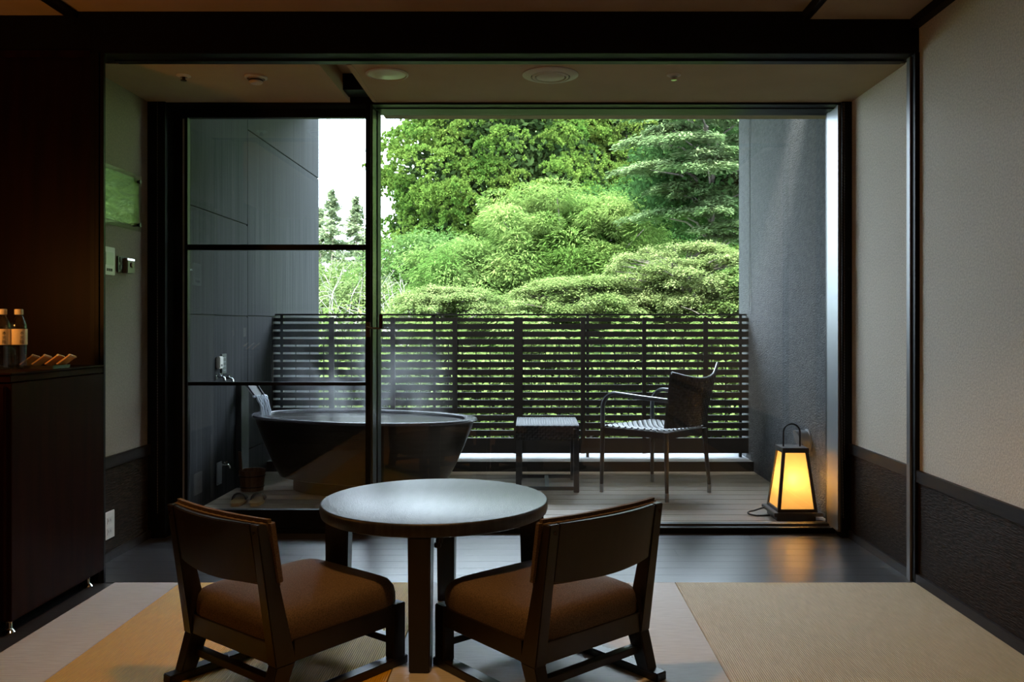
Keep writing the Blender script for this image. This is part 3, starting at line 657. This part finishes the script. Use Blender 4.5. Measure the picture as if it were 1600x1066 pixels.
for i in range(4):
    a=cs[i]; b=cs[(i+1)%4]; e=.010
    P=[(a[0]*(hb-e),a[1]*(hb-e),z0_+.012),(b[0]*(hb-e),b[1]*(hb-e),z0_+.012),(b[0]*(ht_-e),b[1]*(ht_-e),z1_-.01),(a[0]*(ht_-e),a[1]*(ht_-e),z1_-.01)]
    c0=Vector((0,0,.25)); Q=[tuple(Vector(p_)*1.0+Vector((-.0015*(a[0]+b[0])/2,-.0015*(a[1]+b[1])/2,0))) for p_ in P]
    MB().hexa(P,Q).build('paper_panel',pm,ln_)
MB().lathe([(.004,.055),(.02,.06),(.02,.17),(.016,.20)],n=16).build('lamp_holder',M['white_plastic'],ln_)
MB().lathe([(.004,.198),(.016,.205),(.028,.235),(.030,.25),(.027,.268),(.015,.280),(.002,.283)],n=20).build('bulb',emis('lantern_bulb',(1.0,.62,.27),200),ln_,smooth=True)
hp=[(-.052,0,z1_+.01)]+[(-.052*math.cos(a),0,z1_+.105+.052*math.sin(a)) for a in [PI*k/14 for k in range(15)]]+[(.052,0,z1_+.01)]
MB().tube(hp,.0055,8).build('handle',M['steel_blk'],ln_,smooth=True)
MB().tube([(-.13,.08,.045),(-.16,.085,.042)]+[(-.215-.045*math.sin(a),.055+.035*math.cos(a),.022-.016*(a/PI)) for a in [PI*k/10 for k in range(11)]]+[(-.17,.02,.0065),(-.13,.03,.0065)],.0055,8).build('power_cord',M['cord'],ln_,smooth=True)

# ------------------------------------------------------------------ outdoor side table
def weave_panel(name, m, fn_, nu, nv, parent, h=.004, wdt=.42):
    """strands over and under; fn_(u,v,off)->point"""
    mb=MB()
    for i in range(nu):
        for j in range(nv):
            if (i+j)%2==0: a=(i+.02,i+.98,j-.10,j+1.10)
            else: a=(i-.10,i+1.10,j+.04,j+.96)
            u0,u1,v0,v1=a[0]/nu,a[1]/nu,a[2]/nv,a[3]/nv
            u0=max(0,u0);v0=max(0,v0);u1=min(1,u1);v1=min(1,v1)
            um,vm=(u0+u1)/2,(v0+v1)/2
            P=[fn_(u0,v0,0),fn_(u1,v0,0),fn_(u1,v1,0),fn_(u0,v1,0),fn_(um if (i+j)%2 else u0,v0 if not (i+j)%2 else vm,0)]
            n0=len(mb.v)
            if (i+j)%2==0: # strand along v, raised in the middle
                mb.v+= [fn_(u0,v0,0),fn_(u1,v0,0),fn_(u0,vm,h),fn_(u1,vm,h),fn_(u0,v1,0),fn_(u1,v1,0)]
            else:
                mb.v+= [fn_(u0,v0,0),fn_(u0,v1,0),fn_(um,v0,h),fn_(um,v1,h),fn_(u1,v0,0),fn_(u1,v1,0)]
            mb.f+=[(n0,n0+1,n0+3,n0+2),(n0+2,n0+3,n0+5,n0+4)]
    me=bpy.data.meshes.new(name); me.from_pydata(mb.v,[],mb.f); me.materials.append(m)
    o=bpy.data.objects.new(name,me); col.objects.link(o); o.parent=parent; o['kind']='stuff'; return o
ny_,fy_=F*(HC-.49)/(664-VY),F*(HC-.49)/(651.5-VY)
sx0,sx1=xx(806,ny_),xx(905,ny_)
st=thing('woven_side_table','low black woven side table with blue-grey top on the deck','side table',((sx0+sx1)/2,(ny_+fy_)/2,0))
w2=(sx1-sx0)/2; d2=(fy_-ny_)/2
MB().box(-w2,w2,-d2,d2,.375,.482).build('apron',M['rattan'],st,.006)
weave_panel('woven_top',M['rattan_seat'],lambda u,v,o_:(-w2+2*w2*u,-d2+2*d2*v,.483+o_),24,22,st,.007)
weave_panel('woven_front',M['rattan'],lambda u,v,o_:(-w2+2*w2*u,-d2-.001-o_,.378+.104*v),24,6,st,.006)
for a in (-1,1):
    for b in (-1,1): MB().box(a*(w2-.02)-.02,a*(w2-.02)+.02,b*(d2-.02)-.02,b*(d2-.02)+.02,0,.378).build('leg',M['rattan'],st,.003)
for b in (-1,1): MB().box(-w2+.04,w2-.04,b*(d2-.02)-.012,b*(d2-.02)+.012,.015,.042).build('stretcher',M['rattan'],st,.002)
MB().box(-.015,.015,-d2+.03,d2-.03,.018,.038).build('stretcher',M['rattan_seat'],st,.002)

# ------------------------------------------------------------------ outdoor woven armchair
P_=dict(A=at(940,769,0),B=at(1042,785,0),C=at(1019,753,0),D=at(1108,770,0))
Cc=Vector((sum(p[0] for p in P_.values())/4,sum(p[1] for p in P_.values())/4,0))
ac=thing('woven_armchair','dark woven resin armchair facing the garden on the deck','chair',tuple(Cc))
g3=lambda k,z,s_=1.0: Vector(((P_[k][0]-Cc.x)*s_,(P_[k][1]-Cc.y)*s_,z))
fwd=((g3('A',0)+g3('C',0))/2-(g3('B',0)+g3('D',0))/2).normalized()
ZS=.468
top={'A':g3('A',ZS,.98),'B':g3('B',ZS,.93),'C':g3('C',ZS,.98),'D':g3('D',ZS,.90)}
for k in 'ABCD':
    l=MB().tube([g3(k,.06),top[k]],.014,8,rs=[.013,.018]).build('leg',M['rattan'],ac,smooth=True)
    MB().tube([g3(k,0),g3(k,.06)],.0145,8).build('chrome_foot',M['alum_bright'],l,smooth=True)
A_,B_,C_,D_=top['A'],top['B'],top['C'],top['D']
seatf=lambda u,v,o_: tuple((A_*(1-u)+B_*u)*(1-v)+(C_*(1-u)+D_*u)*v+Vector((0,0,.012-.02*math.sin(PI*u)*math.sin(PI*v)+o_)))
mb=MB(); dz=Vector((0,0,.045)); mb.hexa([A_-dz,B_-dz,D_-dz,C_-dz],[A_,B_,D_,C_]); mb.build('seat_frame',M['rattan'],ac,.006)
weave_panel('woven_seat',M['rattan_seat'],seatf,20,20,ac,.009)
back=-fwd
def backf(u,v,o_=0):
    p=B_*(1-u)+D_*u; side=(D_-B_).normalized()
    bulge=.075*math.sin(PI*u)
    flare=(u-.5)*.10*v
    zt=.885+.02*u-.055*math.sin(PI*u)+(.03*max(0,u-.8)/.2)
    z=ZS+.03+(zt-ZS-.03)*v
    return tuple(p+back*(bulge+.09*v+o_)+side*flare+Vector((0,0,z-ZS)))
weave_panel('woven_back',M['rattan'],lambda u,v,o_:backf(u,v,o_),24,20,ac,.007)
nb=18; mb=MB()
for i in range(nb+1):
    for v_ in (0,1): mb.v.append(backf(i/nb,v_*.995,.0)); 
    for v_ in (0,1): mb.v.append(tuple(Vector(backf(i/nb,v_*.995,.0))+fwd*.02))
for i in range(nb):
    a=i*4; mb.f+=[(a,a+4,a+5,a+1),(a+2,a+3,a+7,a+6),(a+1,a+5,a+7,a+3),(a,a+2,a+6,a+4)]
mb.f+=[(0,1,3,2),(nb*4,nb*4+2,nb*4+3,nb*4+1)]
mb.build('back_panel',M['rattan'],ac)
MB().tube([Vector(backf(i/24,1.0,0))+fwd*.008 for i in range(25)],.010,8).build('back_rim',M['rattan_seat'],ac,smooth=True)
for f_,b_k,u_ in (('A','B',0),('C','D',1)):
    p0=top[f_]; e=Vector(backf(u_,.50)); 
    pts=[p0,p0+Vector((0,0,.14))]
    for k in range(1,7):
        a=PI/2*k/6; c1=p0+Vector((0,0,.14)); dirv=(Vector((e.x,e.y,0))-Vector((p0.x,p0.y,0))).normalized()
        pts.append(c1+dirv*(.11*(1-math.cos(a)))+Vector((0,0,.11*math.sin(a))))
    pts+= [pts[-1].lerp(e,.5)+Vector((0,0,-.002)), e]
    MB().tube(pts,.016,8).build('arm',M['rattan_seat'],ac,smooth=True)

# ------------------------------------------------------------------ low round table
TX_,TY_,TZ_=-.384,3.37,.52
tb=thing('round_table','low round dark wooden table in the middle of the room','table',(TX_,TY_,0))
MB().lathe([(.432,TZ_-.050),(.440,TZ_-.046),(.4445,TZ_-.03),(.4445,TZ_-.012),(.4435,TZ_-.0045),(.441,TZ_-.0015),(.437,TZ_)],n=96).build('tabletop',M['tabletop'],tb,smooth=True)
for a in (0,90,180,270):
    r=math.radians(a-91); Mx=Matrix.Rotation(r,4,'Z')
    o=MB().hexa([Mx@Vector(p) for p in ((.345,-.036,0),(.425,-.036,0),(.425,.036,0),(.345,.036,0))],[Mx@Vector(p) for p in ((.335,-.040,TZ_-.05),(.428,-.040,TZ_-.05),(.428,.040,TZ_-.05),(.335,.040,TZ_-.05))]).build('leg',M['chairwood'],tb,.004)
    if a==0: LEG=o
MB().box(-.34,.34,-.02,.02,TZ_-.11,TZ_-.05,Matrix.Rotation(math.radians(-1),4,'Z')).box(-.02,.02,-.34,.34,TZ_-.109,TZ_-.0505,Matrix.Rotation(math.radians(-1),4,'Z')).build('cross_rail',M['chairwood'],tb)
for q,(dz_) in enumerate((0,.016,.03)):
    MB().lathe([(.011,-.008),(.013,0),(.011,.008)],(.052+.006*q*1.0-.0,-.385,TZ_-.085+dz_),12).build('catch_knob',M['steel_blk'],tb,smooth=True)

# ------------------------------------------------------------------ low chairs
def make_chair(label):
    c=thing('low_chair',label,'chair',(0,0,0),0,'low dining chairs at the round table')
    W,D=.265,.27
    for s_ in (-1,1):
        x=s_*(W-.025)
        # rear post leaning back, tapering upwards
        MB().hexa([(x-.023,-D,.15),(x+.023,-D,.15),(x+.023,-D+.075,.15),(x-.023,-D+.075,.15)],
                  [(x-.019,-D-.065,.60),(x+.019,-D-.065,.60),(x+.019,-D-.030,.60),(x-.019,-D-.030,.60)]).build('back_post',M['chairwood'],c,.003)
        MB().hexa([(x-.022,-D-.035,.028),(x+.022,-D-.035,.028),(x+.022,-D+.020,.028),(x-.022,-D+.020,.028)],
                  [(x-.023,-D+.002,.152),(x+.023,-D+.002,.152),(x+.023,-D+.072,.152),(x-.023,-D+.072,.152)]).build('rear_leg',M['chairwood'],c,.003)
        MB().box(x-.023,x+.023,D-.055,D,.028,.22).build('front_leg',M['chairwood'],c,.003)
        MB().box(x-.024,x+.024,-D-.075,D+.012,0,.030).build('runner',M['chairwood'],c,.003)
        MB().box(x-.018,x+.022 if s_<0 else x+.018,-D+.07,D-.05,.150,.218).build('side_rail',M['chairwood'],c,.002)
    MB().box(-W+.045,W-.045,-D+.004,-D+.045,.152,.218).build('rear_rail',M['chairwood'],c,.002)
    MB().box(-W+.045,W-.045,D-.045,D-.008,.152,.218).build('front_rail',M['chairwood'],c,.002)
    MB().box(-W+.045,W-.045,-D+.012,-D+.045,.075,.100).build('stretcher',M['chairwood'],c,.002)
    MB().box(-W+.045,W-.045,D-.045,D-.012,.075,.100).build('stretcher',M['chairwood'],c,.002)
    # cushion
    n=20; mb=MB(); hx,hy=W-.012,D-.010
    def sq(t,p_=9):
        a=2*PI*t; ca,sa=math.cos(a),math.sin(a); r=(abs(ca)**p_+abs(sa)**p_)**(-1/p_); return ca*r,sa*r
    rings=[(1.0,.212),(1.005,.225),(1.004,.255),(.985,.280),(.945,.297),(.86,.308),(.65,.316),(.35,.320),(.05,.321)]
    m_=64
    for r,h in rings:
        for k in range(m_):
            x,y=sq(k/m_); 
            mb.v.append((x*hx*r,y*hy*r+(.005 if y>0 else 0),h))
    for i in range(len(rings)-1):
        for k in range(m_): mb.f.append((i*m_+k,i*m_+(k+1)%m_,(i+1)*m_+(k+1)%m_,(i+1)*m_+k))
    mb.f.append(tuple(range(m_))[::-1]); mb.f.append(tuple((len(rings)-1)*m_+k for k in range(m_)))
    mb.build('seat_cushion',M['fabric'],c,smooth=True)
    # backrest: curved wooden panel and pad in front of it
    def curved(hw,y_in,y_out,z0,z1,bulge,name,m,bev,lean=.16,round_=0):
        mb=MB(); n=16
        for i in range(n+1):
            q=-1+2*i/n; b=-bulge*(1-q*q)
            zb=z0-.012*(1-q*q); zt=z1-.0*(1-q*q)
            for (yy,z) in ((y_in,zb),(y_out,zb),(y_out,zt),(y_in,zt)):
                mb.v.append((q*hw, yy+b-lean*(z-.40), z))
        for i in range(n):
            for k in range(4): mb.f.append((i*4+k,i*4+(k+1)%4,i*4+4+(k+1)%4,i*4+4+k))
        mb.f+= [(3,2,1,0),tuple(n*4+k for k in range(4))]
        o=mb.build(name,m,c,bev,smooth=True); return o
    yb=-D-.010
    curved(W-.046,yb-.022,yb-.002,.415,.600,.028,'back_panel',M['chairwood'],.003)
    curved(W+.004,yb+.006,yb+.044,.402,.612,.026,'back_pad',M['fabric'],.012)
    for s_ in (-1,1):
        MB().lathe([(.006,0),(.006,-.003)],(s_*(W-.025),-D-.062,.575),10,'y').build('screw_cap',M['chrome'],c)
    return c
c1=make_chair('low upholstered chair right of the table, turned to the left')
c1.location=(.03,2.985,0); c1.rotation_euler=(0,0,math.radians(41))
c2=dup(c1); c2['label']='low upholstered chair left of the table, turned to the right'
c2.location=(-.825,2.985,0); c2.rotation_euler=(0,0,math.radians(-38))

# ------------------------------------------------------------------ garden
R=np.random.default_rng(5)
def hill(x,y):
    s=1/(1+math.exp(-(x+.115*y)/1.6)); t=max(0,min(1,(y-18)/35)); return -6+ (28*s)*t*t
n=40; mb=MB()
for i in range(n+1):
    for j in range(n+1):
        x=-45+90*i/n; y=8.9+90*j/n; mb.v.append((x,y,hill(x,y)))
for i in range(n):
    for j in range(n): a=i*(n+1)+j; mb.f.append((a,a+1,a+n+2,a+n+1))
mb.build('ground', mat('hillside_undergrowth',(.05,.10,.025),.9,(.10,.17,.04),ns=2,detail=8), kind='structure')

def unit(n_):
    v=R.normal(size=(n_,3)); return v/np.linalg.norm(v,axis=1,keepdims=True)
def leaves(P,T,Nn,L,Wd):
    """diamond leaves: centre P, along T, facing Nn, length L, width Wd"""
    B=np.cross(T,Nn); B/=np.linalg.norm(B,axis=1,keepdims=True)+1e-9
    L=L[:,None];Wd=Wd[:,None]
    V=np.stack([P-T*L/2,P+B*Wd/2,P+T*L/2,P-B*Wd/2],1)
    return V.reshape(-1,3)
def cloud(name,V,m,parent):
    nq=len(V)//4; me=bpy.data.meshes.new(name)
    me.vertices.add(len(V)); me.vertices.foreach_set('co',V.astype(np.float32).ravel())
    me.loops.add(nq*4); me.loops.foreach_set('vertex_index',np.arange(nq*4,dtype=np.int32))
    me.polygons.add(nq); me.polygons.foreach_set('loop_start',np.arange(nq,dtype=np.int32)*4)
    try: me.polygons.foreach_set('loop_total',np.full(nq,4,dtype=np.int32))
    except Exception: pass
    me.update(calc_edges=True); me.materials.append(m)
    o=bpy.data.objects.new(name,me); col.objects.link(o); o.parent=parent; o['kind']='stuff'; return o
bark=mat('grey_bark',(.13,.11,.09),.85,(.08,.065,.05),(4,4,1),4)
palebark=mat('pale_bark',(.16,.15,.135),.85,(.11,.10,.09),ns=6)
def trunk(t,h0,h1,r,lean=(0,0),m=None):
    pts=[(lean[0]*k/6+.1*math.sin(k*1.7)*r*3,lean[1]*k/6,h0+(h1-h0)*k/6) for k in range(7)]
    MB().tube(pts,r,9,rs=[r*(1-.8*k/6) for k in range(7)]).build('trunk',m or bark,t,smooth=True)
def limbs(t,starts,ends,r,m=None,name='branch'):
    mb=MB()
    for a,b in zip(starts,ends):
        a,b=Vector(a),Vector(b); c_=a.lerp(b,.5)+Vector((0,0,.12*(b-a).length))
        mb.tube([a,a.lerp(c_,.5),c_,c_.lerp(b,.6),b],r,5,False,[r,r*.8,r*.6,r*.45,r*.2])
    return mb.build(name,m or bark,t,kind='stuff')

def cedar(px,py,d,rx,rz_,label,npuff,c,c2):
    X,Z=xx(px,d),zz(py,d); t=thing('cedar_tree',label,'tree',(X,d,hill(X,d)-.2)); z0=Z-t.location.z
    U=unit(npuff*2); U=U[U[:,1]<.25][:npuff]; n_=len(U)
    rad=.84+.18*R.random(n_)
    ripple=1+.10*np.sin(U[:,0]*7+U[:,2]*5+px)+.07*np.sin(U[:,2]*13+U[:,0]*3)
    Pc=U*rad[:,None]*ripple[:,None]*np.array([rx,rx,rz_]); Pc[:,2]+=z0
    pr=.40+.24*R.random(n_)
    # pompoms over each puff, mostly on its upper, outer side
    k=24; D=unit(n_*k); O=np.repeat(U,k,0); D=D+O*.55+np.array([0,0,.55]); D/=np.linalg.norm(D,axis=1,keepdims=True)
    PP=np.repeat(Pc,k,0)+D*(np.repeat(pr,k)*(.75+.35*R.random(n_*k)))[:,None]*np.array([1.15,1.15,.8])
    q=20; T=unit(len(PP)*q)+np.repeat(D,q,0)*1.0; T/=np.linalg.norm(T,axis=1,keepdims=True)
    prr=np.repeat(.10+.06*R.random(len(PP)),q)
    V=leaves(np.repeat(PP,q,0)+T*prr[:,None]*.5,T,unit(len(T)),prr*1.1,prr*.42)
    cloud('foliage_puff',V,leafmat(label[:12]+'_needles',c,c2,.30,.6),t)
    # inner needles darkened, the crown's shade put into their colour
    Q=unit(34000); Q*=(.55+.37*R.random((34000,1)))*np.array([rx,rx,rz_]); Q[:,2]+=z0
    cloud('inner_shade_foliage',leaves(Q,unit(34000),unit(34000),np.full(34000,.30),np.full(34000,.16)),leafmat('shaded_needles',(.06,.12,.04),(.10,.17,.05),.2),t)
    trunk(t,0,z0+rz_*.8,.35)
    idx=R.integers(0,n_,60); limbs(t,[(0,0,Pc[i,2]-.5) for i in idx],[tuple(Pc[i]*np.array([.9,.9,1])) for i in idx],.06)
def broad(px,py,d,rx,rz_,label,npuff,c,c2,leafL=.13,leafW=.045,flat=.85,droop=.35,puffr=(.45,.8),nl=220,name='broadleaf_tree',barkm=None,kind=0,inner=True):
    X,Z=xx(px,d),zz(py,d); t=thing(name,label,'tree',(X,d,hill(X,d)-.2)); z0=Z-t.location.z
    U=unit(npuff*3); U=U[(U[:,1]<.3)&(U[:,2]>-.75)][:npuff]; n_=len(U)
    rad=.78+.26*R.random(n_)
    rip=1+.12*np.sin(U[:,0]*5+px)+.09*np.sin(U[:,2]*9+U[:,0]*6)
    Pc=U*(rad*rip)[:,None]*np.array([rx,rx,rz_]); Pc[:,2]+=z0
    pr=puffr[0]+(puffr[1]-puffr[0])*R.random(n_)
    D=unit(n_*nl); D[:,2]=D[:,2]*.85+.15
    rr=R.random(n_*nl)**.14
    PP=np.repeat(Pc,nl,0)+D*(np.repeat(pr,nl)*rr)[:,None]*np.array([1.2,1.2,flat])
    out=D*np.array([1,1,.3]); T=out/ (np.linalg.norm(out,axis=1,keepdims=True)+1e-9)+unit(len(D))*.55; T[:,2]-=droop; T/=np.linalg.norm(T,axis=1,keepdims=True)
    Nn=np.array([0,0,1.0])+unit(len(D))*.65+D*.3
    s=.7+.6*R.random(len(D))
    V=leaves(PP,T,Nn,leafL*s,leafW*s)
    cloud('leaf_mass',V,leafmat(name+'_leaf',c,c2,.42,.9),t)
    if inner:
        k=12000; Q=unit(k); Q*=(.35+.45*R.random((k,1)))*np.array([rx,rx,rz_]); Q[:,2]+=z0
        cloud('inner_shade_foliage',leaves(Q,unit(k),unit(k),np.full(k,.22),np.full(k,.12)),leafmat(name+'_inner_shade',tuple(v*.5 for v in c),tuple(v*.6 for v in c),.3),t)  # inner leaves take a darkened leaf colour as the crown's shade
    trunk(t,0,z0+rz_*.5,.12,m=barkm)
    idx=R.integers(0,n_,46); limbs(t,[(Pc[i,0]*.1,Pc[i,1]*.1,max(.3,z0-rz_*.7)) for i in idx],[tuple(Pc[i]) for i in idx],.035,barkm)
    return t
def tiered(px,py,d,rx,rz_,label,nt_,c,c2,leafL=.10,leafW=.05,nl=1700,ts=1.0,inner=False,name='layered_tree'):
    X,Z=xx(px,d),zz(py,d); t=thing(name,label,'tree',(X,d,hill(X,d)-.2)); z0=Z-t.location.z
    Vs=[]; ends=[]
    for i in range(nt_):
        a=R.uniform(PI*.9,2.1*PI); f=R.random(); zz_=rz_*(1-2*f); ext=rx*math.sqrt(max(.08,1-(zz_/rz_)**2*.8))
        r0=ext*R.uniform(.25,.9); cx_=r0*math.cos(a); cy_=r0*math.sin(a)
        sx_=R.uniform(.55,1.1)*ts; sy_=R.uniform(.4,.8)*ts; 
        ends.append((cx_,cy_,z0+zz_))
        ang=R.random(nl)*2*PI; rr=np.sqrt(R.random(nl)); lobes=1+.28*np.sin(ang*5+i)+.15*np.sin(ang*9+i*2)
        px_=rr*lobes*np.cos(ang)*sx_; py_=rr*lobes*np.sin(ang)*sy_
        dirx,diry=math.cos(a),math.sin(a)
        P=np.stack([cx_+px_,cy_+py_,z0+zz_+.16*ts*(1-rr**2)+R.normal(size=nl)*.035-.12*np.maximum(0,px_*dirx+py_*diry)],1)
        T=np.stack([np.cos(ang)+R.normal(size=nl)*.4,np.sin(ang)+R.normal(size=nl)*.4,-.25+R.normal(size=nl)*.15],1); T/=np.linalg.norm(T,axis=1,keepdims=True)
        Nn=np.array([0,0,1.0])+unit(nl)*.35
        s=.7+.6*R.random(nl); Vs.append(leaves(P,T,Nn,leafL*s,leafW*s))
    cloud('leaf_tier',np.concatenate(Vs),leafmat(name+'_leaf',c,c2,.40,1.2),t)
    if inner:
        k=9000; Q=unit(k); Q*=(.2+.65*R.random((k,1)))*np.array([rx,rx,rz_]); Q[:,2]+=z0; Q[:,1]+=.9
        cloud('inner_shade_foliage',leaves(Q,unit(k),unit(k),np.full(k,.16),np.full(k,.09)),leafmat(name+'_inner_shade',(.07,.17,.05),(.12,.25,.07),.3),t)  # dark leaves behind the tiers, shade of the gaps as colour
    trunk(t,0,z0+rz_*.7,.11)
    limbs(t,[(0,0,max(.3,e[2]-.5)) for e in ends],ends,.035)
    return t
cedar(790,360,34,4.85,6.4,'tall rounded cedar with clumped yellow-green needles, left of the two big ones',640,(.16,.35,.06),(.38,.58,.11))
cedar(985,300,38,4.9,9.0,'tall cedar with clumped yellow-green needles, right of the two big ones',680,(.17,.33,.06),(.42,.58,.12))
cedar(1190,360,41,4.6,9.0,'dark green cedar mostly behind the right balcony wall',420,(.11,.22,.05),(.22,.36,.08))
broad(890,428,22,2.35,2.0,'light green leafy tree with drooping long leaves in the centre',120,(.19,.38,.07),(.50,.72,.20),nl=560,leafL=.12,leafW=.032,puffr=(.32,.6))
broad(745,480,21,1.85,1.5,'smaller light green leafy tree left of the central one',90,(.17,.36,.07),(.44,.66,.19),nl=560,leafL=.12,leafW=.032,puffr=(.30,.55))
broad(665,450,26,1.5,1.35,'mid green bushy tree at the foot of the left cedar',90,(.15,.33,.08),(.32,.50,.16),nl=220)
broad(1010,385,27,2.4,1.7,'dark green shrubby tree between the light tree and layered tree',150,(.07,.19,.05),(.14,.30,.07),nl=200)
tiered(1110,265,19,2.2,1.65,'pale green tree with flat layered branches at the upper right',40,(.26,.47,.16),(.54,.74,.34),nl=1900,ts=.8,inner=True)
tiered(1070,450,16,1.65,.75,'low pale yellow-green maple at the right behind the fence',230,(.34,.48,.14),(.60,.74,.28),.045,.028,450,.32,name='maple_tree')
tiered(905,485,16,1.6,.55,'low pale maple behind the middle of the fence',210,(.32,.47,.13),(.56,.72,.26),.045,.028,450,.32,name='maple_tree')
tiered(710,497,17,1.5,.55,'low pale maple behind the fence near the door mullion',190,(.28,.45,.12),(.52,.68,.24),.045,.028,450,.32,name='maple_tree')
tiered(1180,500,15,1.2,.9,'low bright green maple hard by the right balcony wall',60,(.22,.40,.09),(.38,.56,.16),.055,.035,900,.45,name='maple_tree')
for (px,py,d,l) in ((560,655,13,'green shrub below the left third of the fence'),(700,665,13,'green shrub below the fence near the bathtub'),(840,660,13,'green shrub below the middle of the fence'),(980,665,13,'green shrub below the fence behind the armchair'),(1110,655,13,'green shrub below the right end of the fence')):
    tb_=broad(px,py,d,1.1,1.35,l,60,(.22,.36,.08),(.40,.55,.18),.10,.05,nl=170,name='garden_shrub',puffr=(.25,.45)); tb_['category']='shrub'; tb_['group']='shrubs seen through the fence'
# slim distant conifers
def spruce(px,pytop,d,h,r,label):
    X=xx(px,d); zt=zz(pytop,d); t=thing('conifer_tree',label,'tree',(X,d,zt-h),0,'slim conifers in the far left distance')
    Vs=[]
    for i in range(110):
        q=i/110; z=h*(1-q*.85); rr=(.05+r*q)*R.uniform(.6,1.15); a=R.random()*2*PI; k=60
        s=R.random(k); P=np.stack([rr*s*math.cos(a)+R.normal(size=k)*.07,rr*s*math.sin(a)+R.normal(size=k)*.07,z+.10*s-.28*rr*s**2+R.normal(size=k)*.06],1)
        T=np.stack([math.cos(a)+R.normal(size=k)*.6,math.sin(a)+R.normal(size=k)*.6,R.normal(size=k)*.5],1); T/=np.linalg.norm(T,axis=1,keepdims=True)
        Vs.append(leaves(P,T,unit(k),np.full(k,.26),np.full(k,.09)))
    cloud('needles',np.concatenate(Vs),leafmat('conifer_needles',(.40,.52,.28),(.62,.76,.42),.4),t); trunk(t,0,h*.98,.14)
spruce(519,302,42,9,3.4,'slim conifer far left, its top just clear of the balcony wall')
spruce(556,312,44,9,3.2,'slim conifer far away, second from the balcony wall')
spruce(583,330,40,8,3.0,'slim conifer far away, beside the door mullion')
spruce(500,330,46,8,3.4,'slim conifer far away, half hidden by the balcony wall')
broad(545,490,33,2.4,1.7,'mid green tree at the far left below the conifers',150,(.17,.31,.07),(.30,.45,.12),nl=170)
broad(560,505,24,1.7,1.1,'pale green bush at the left behind the fence top',90,(.25,.38,.12),(.40,.54,.20),nl=170)
def bare(px,py,d,h,label,n_=26,m=None):
    X,Z=xx(px,d),zz(py,d); t=thing('bare_shrub',label,'shrub',(X,d,Z-h),0,'leafless pale branches in the garden'); rg=random.Random(int(px)); mb=MB()
    for i in range(n_):
        p=Vector((rg.uniform(-.2,.2),rg.uniform(-.2,.2),0)); d_=Vector((rg.uniform(-.8,.8),rg.uniform(-.5,.3),1)).normalized(); pts=[p]
        for k in range(7):
            d_=(d_+Vector((rg.uniform(-.35,.35),rg.uniform(-.3,.3),rg.uniform(-.25,.1)))).normalized(); pts.append(pts[-1]+d_*h/5.5)
        mb.tube(pts,.014,4,False,[.011-.0012*k for k in range(8)])
        for k in range(2,7):
            e=pts[k]+Vector((rg.uniform(-.5,.5),rg.uniform(-.3,.3),rg.uniform(-.1,.45)))*h*.28; mb.tube([pts[k],pts[k].lerp(e,.5)+Vector((0,0,.03)),e],.008,4,False,[.005,.004,.002])
    mb.build('branches',m or palebark,t,kind='stuff')
bare(530,440,20,2.2,'leafless pale branches behind the sliding door glass')
bare(625,450,19,1.3,'leafless pale branches right of the door mullion',18)
bare(560,420,24,2.2,'leafless pale branches beside the far conifers',12)
bare(1135,470,14.5,1.0,'dark bare branches of a maple at the right',6,bark)
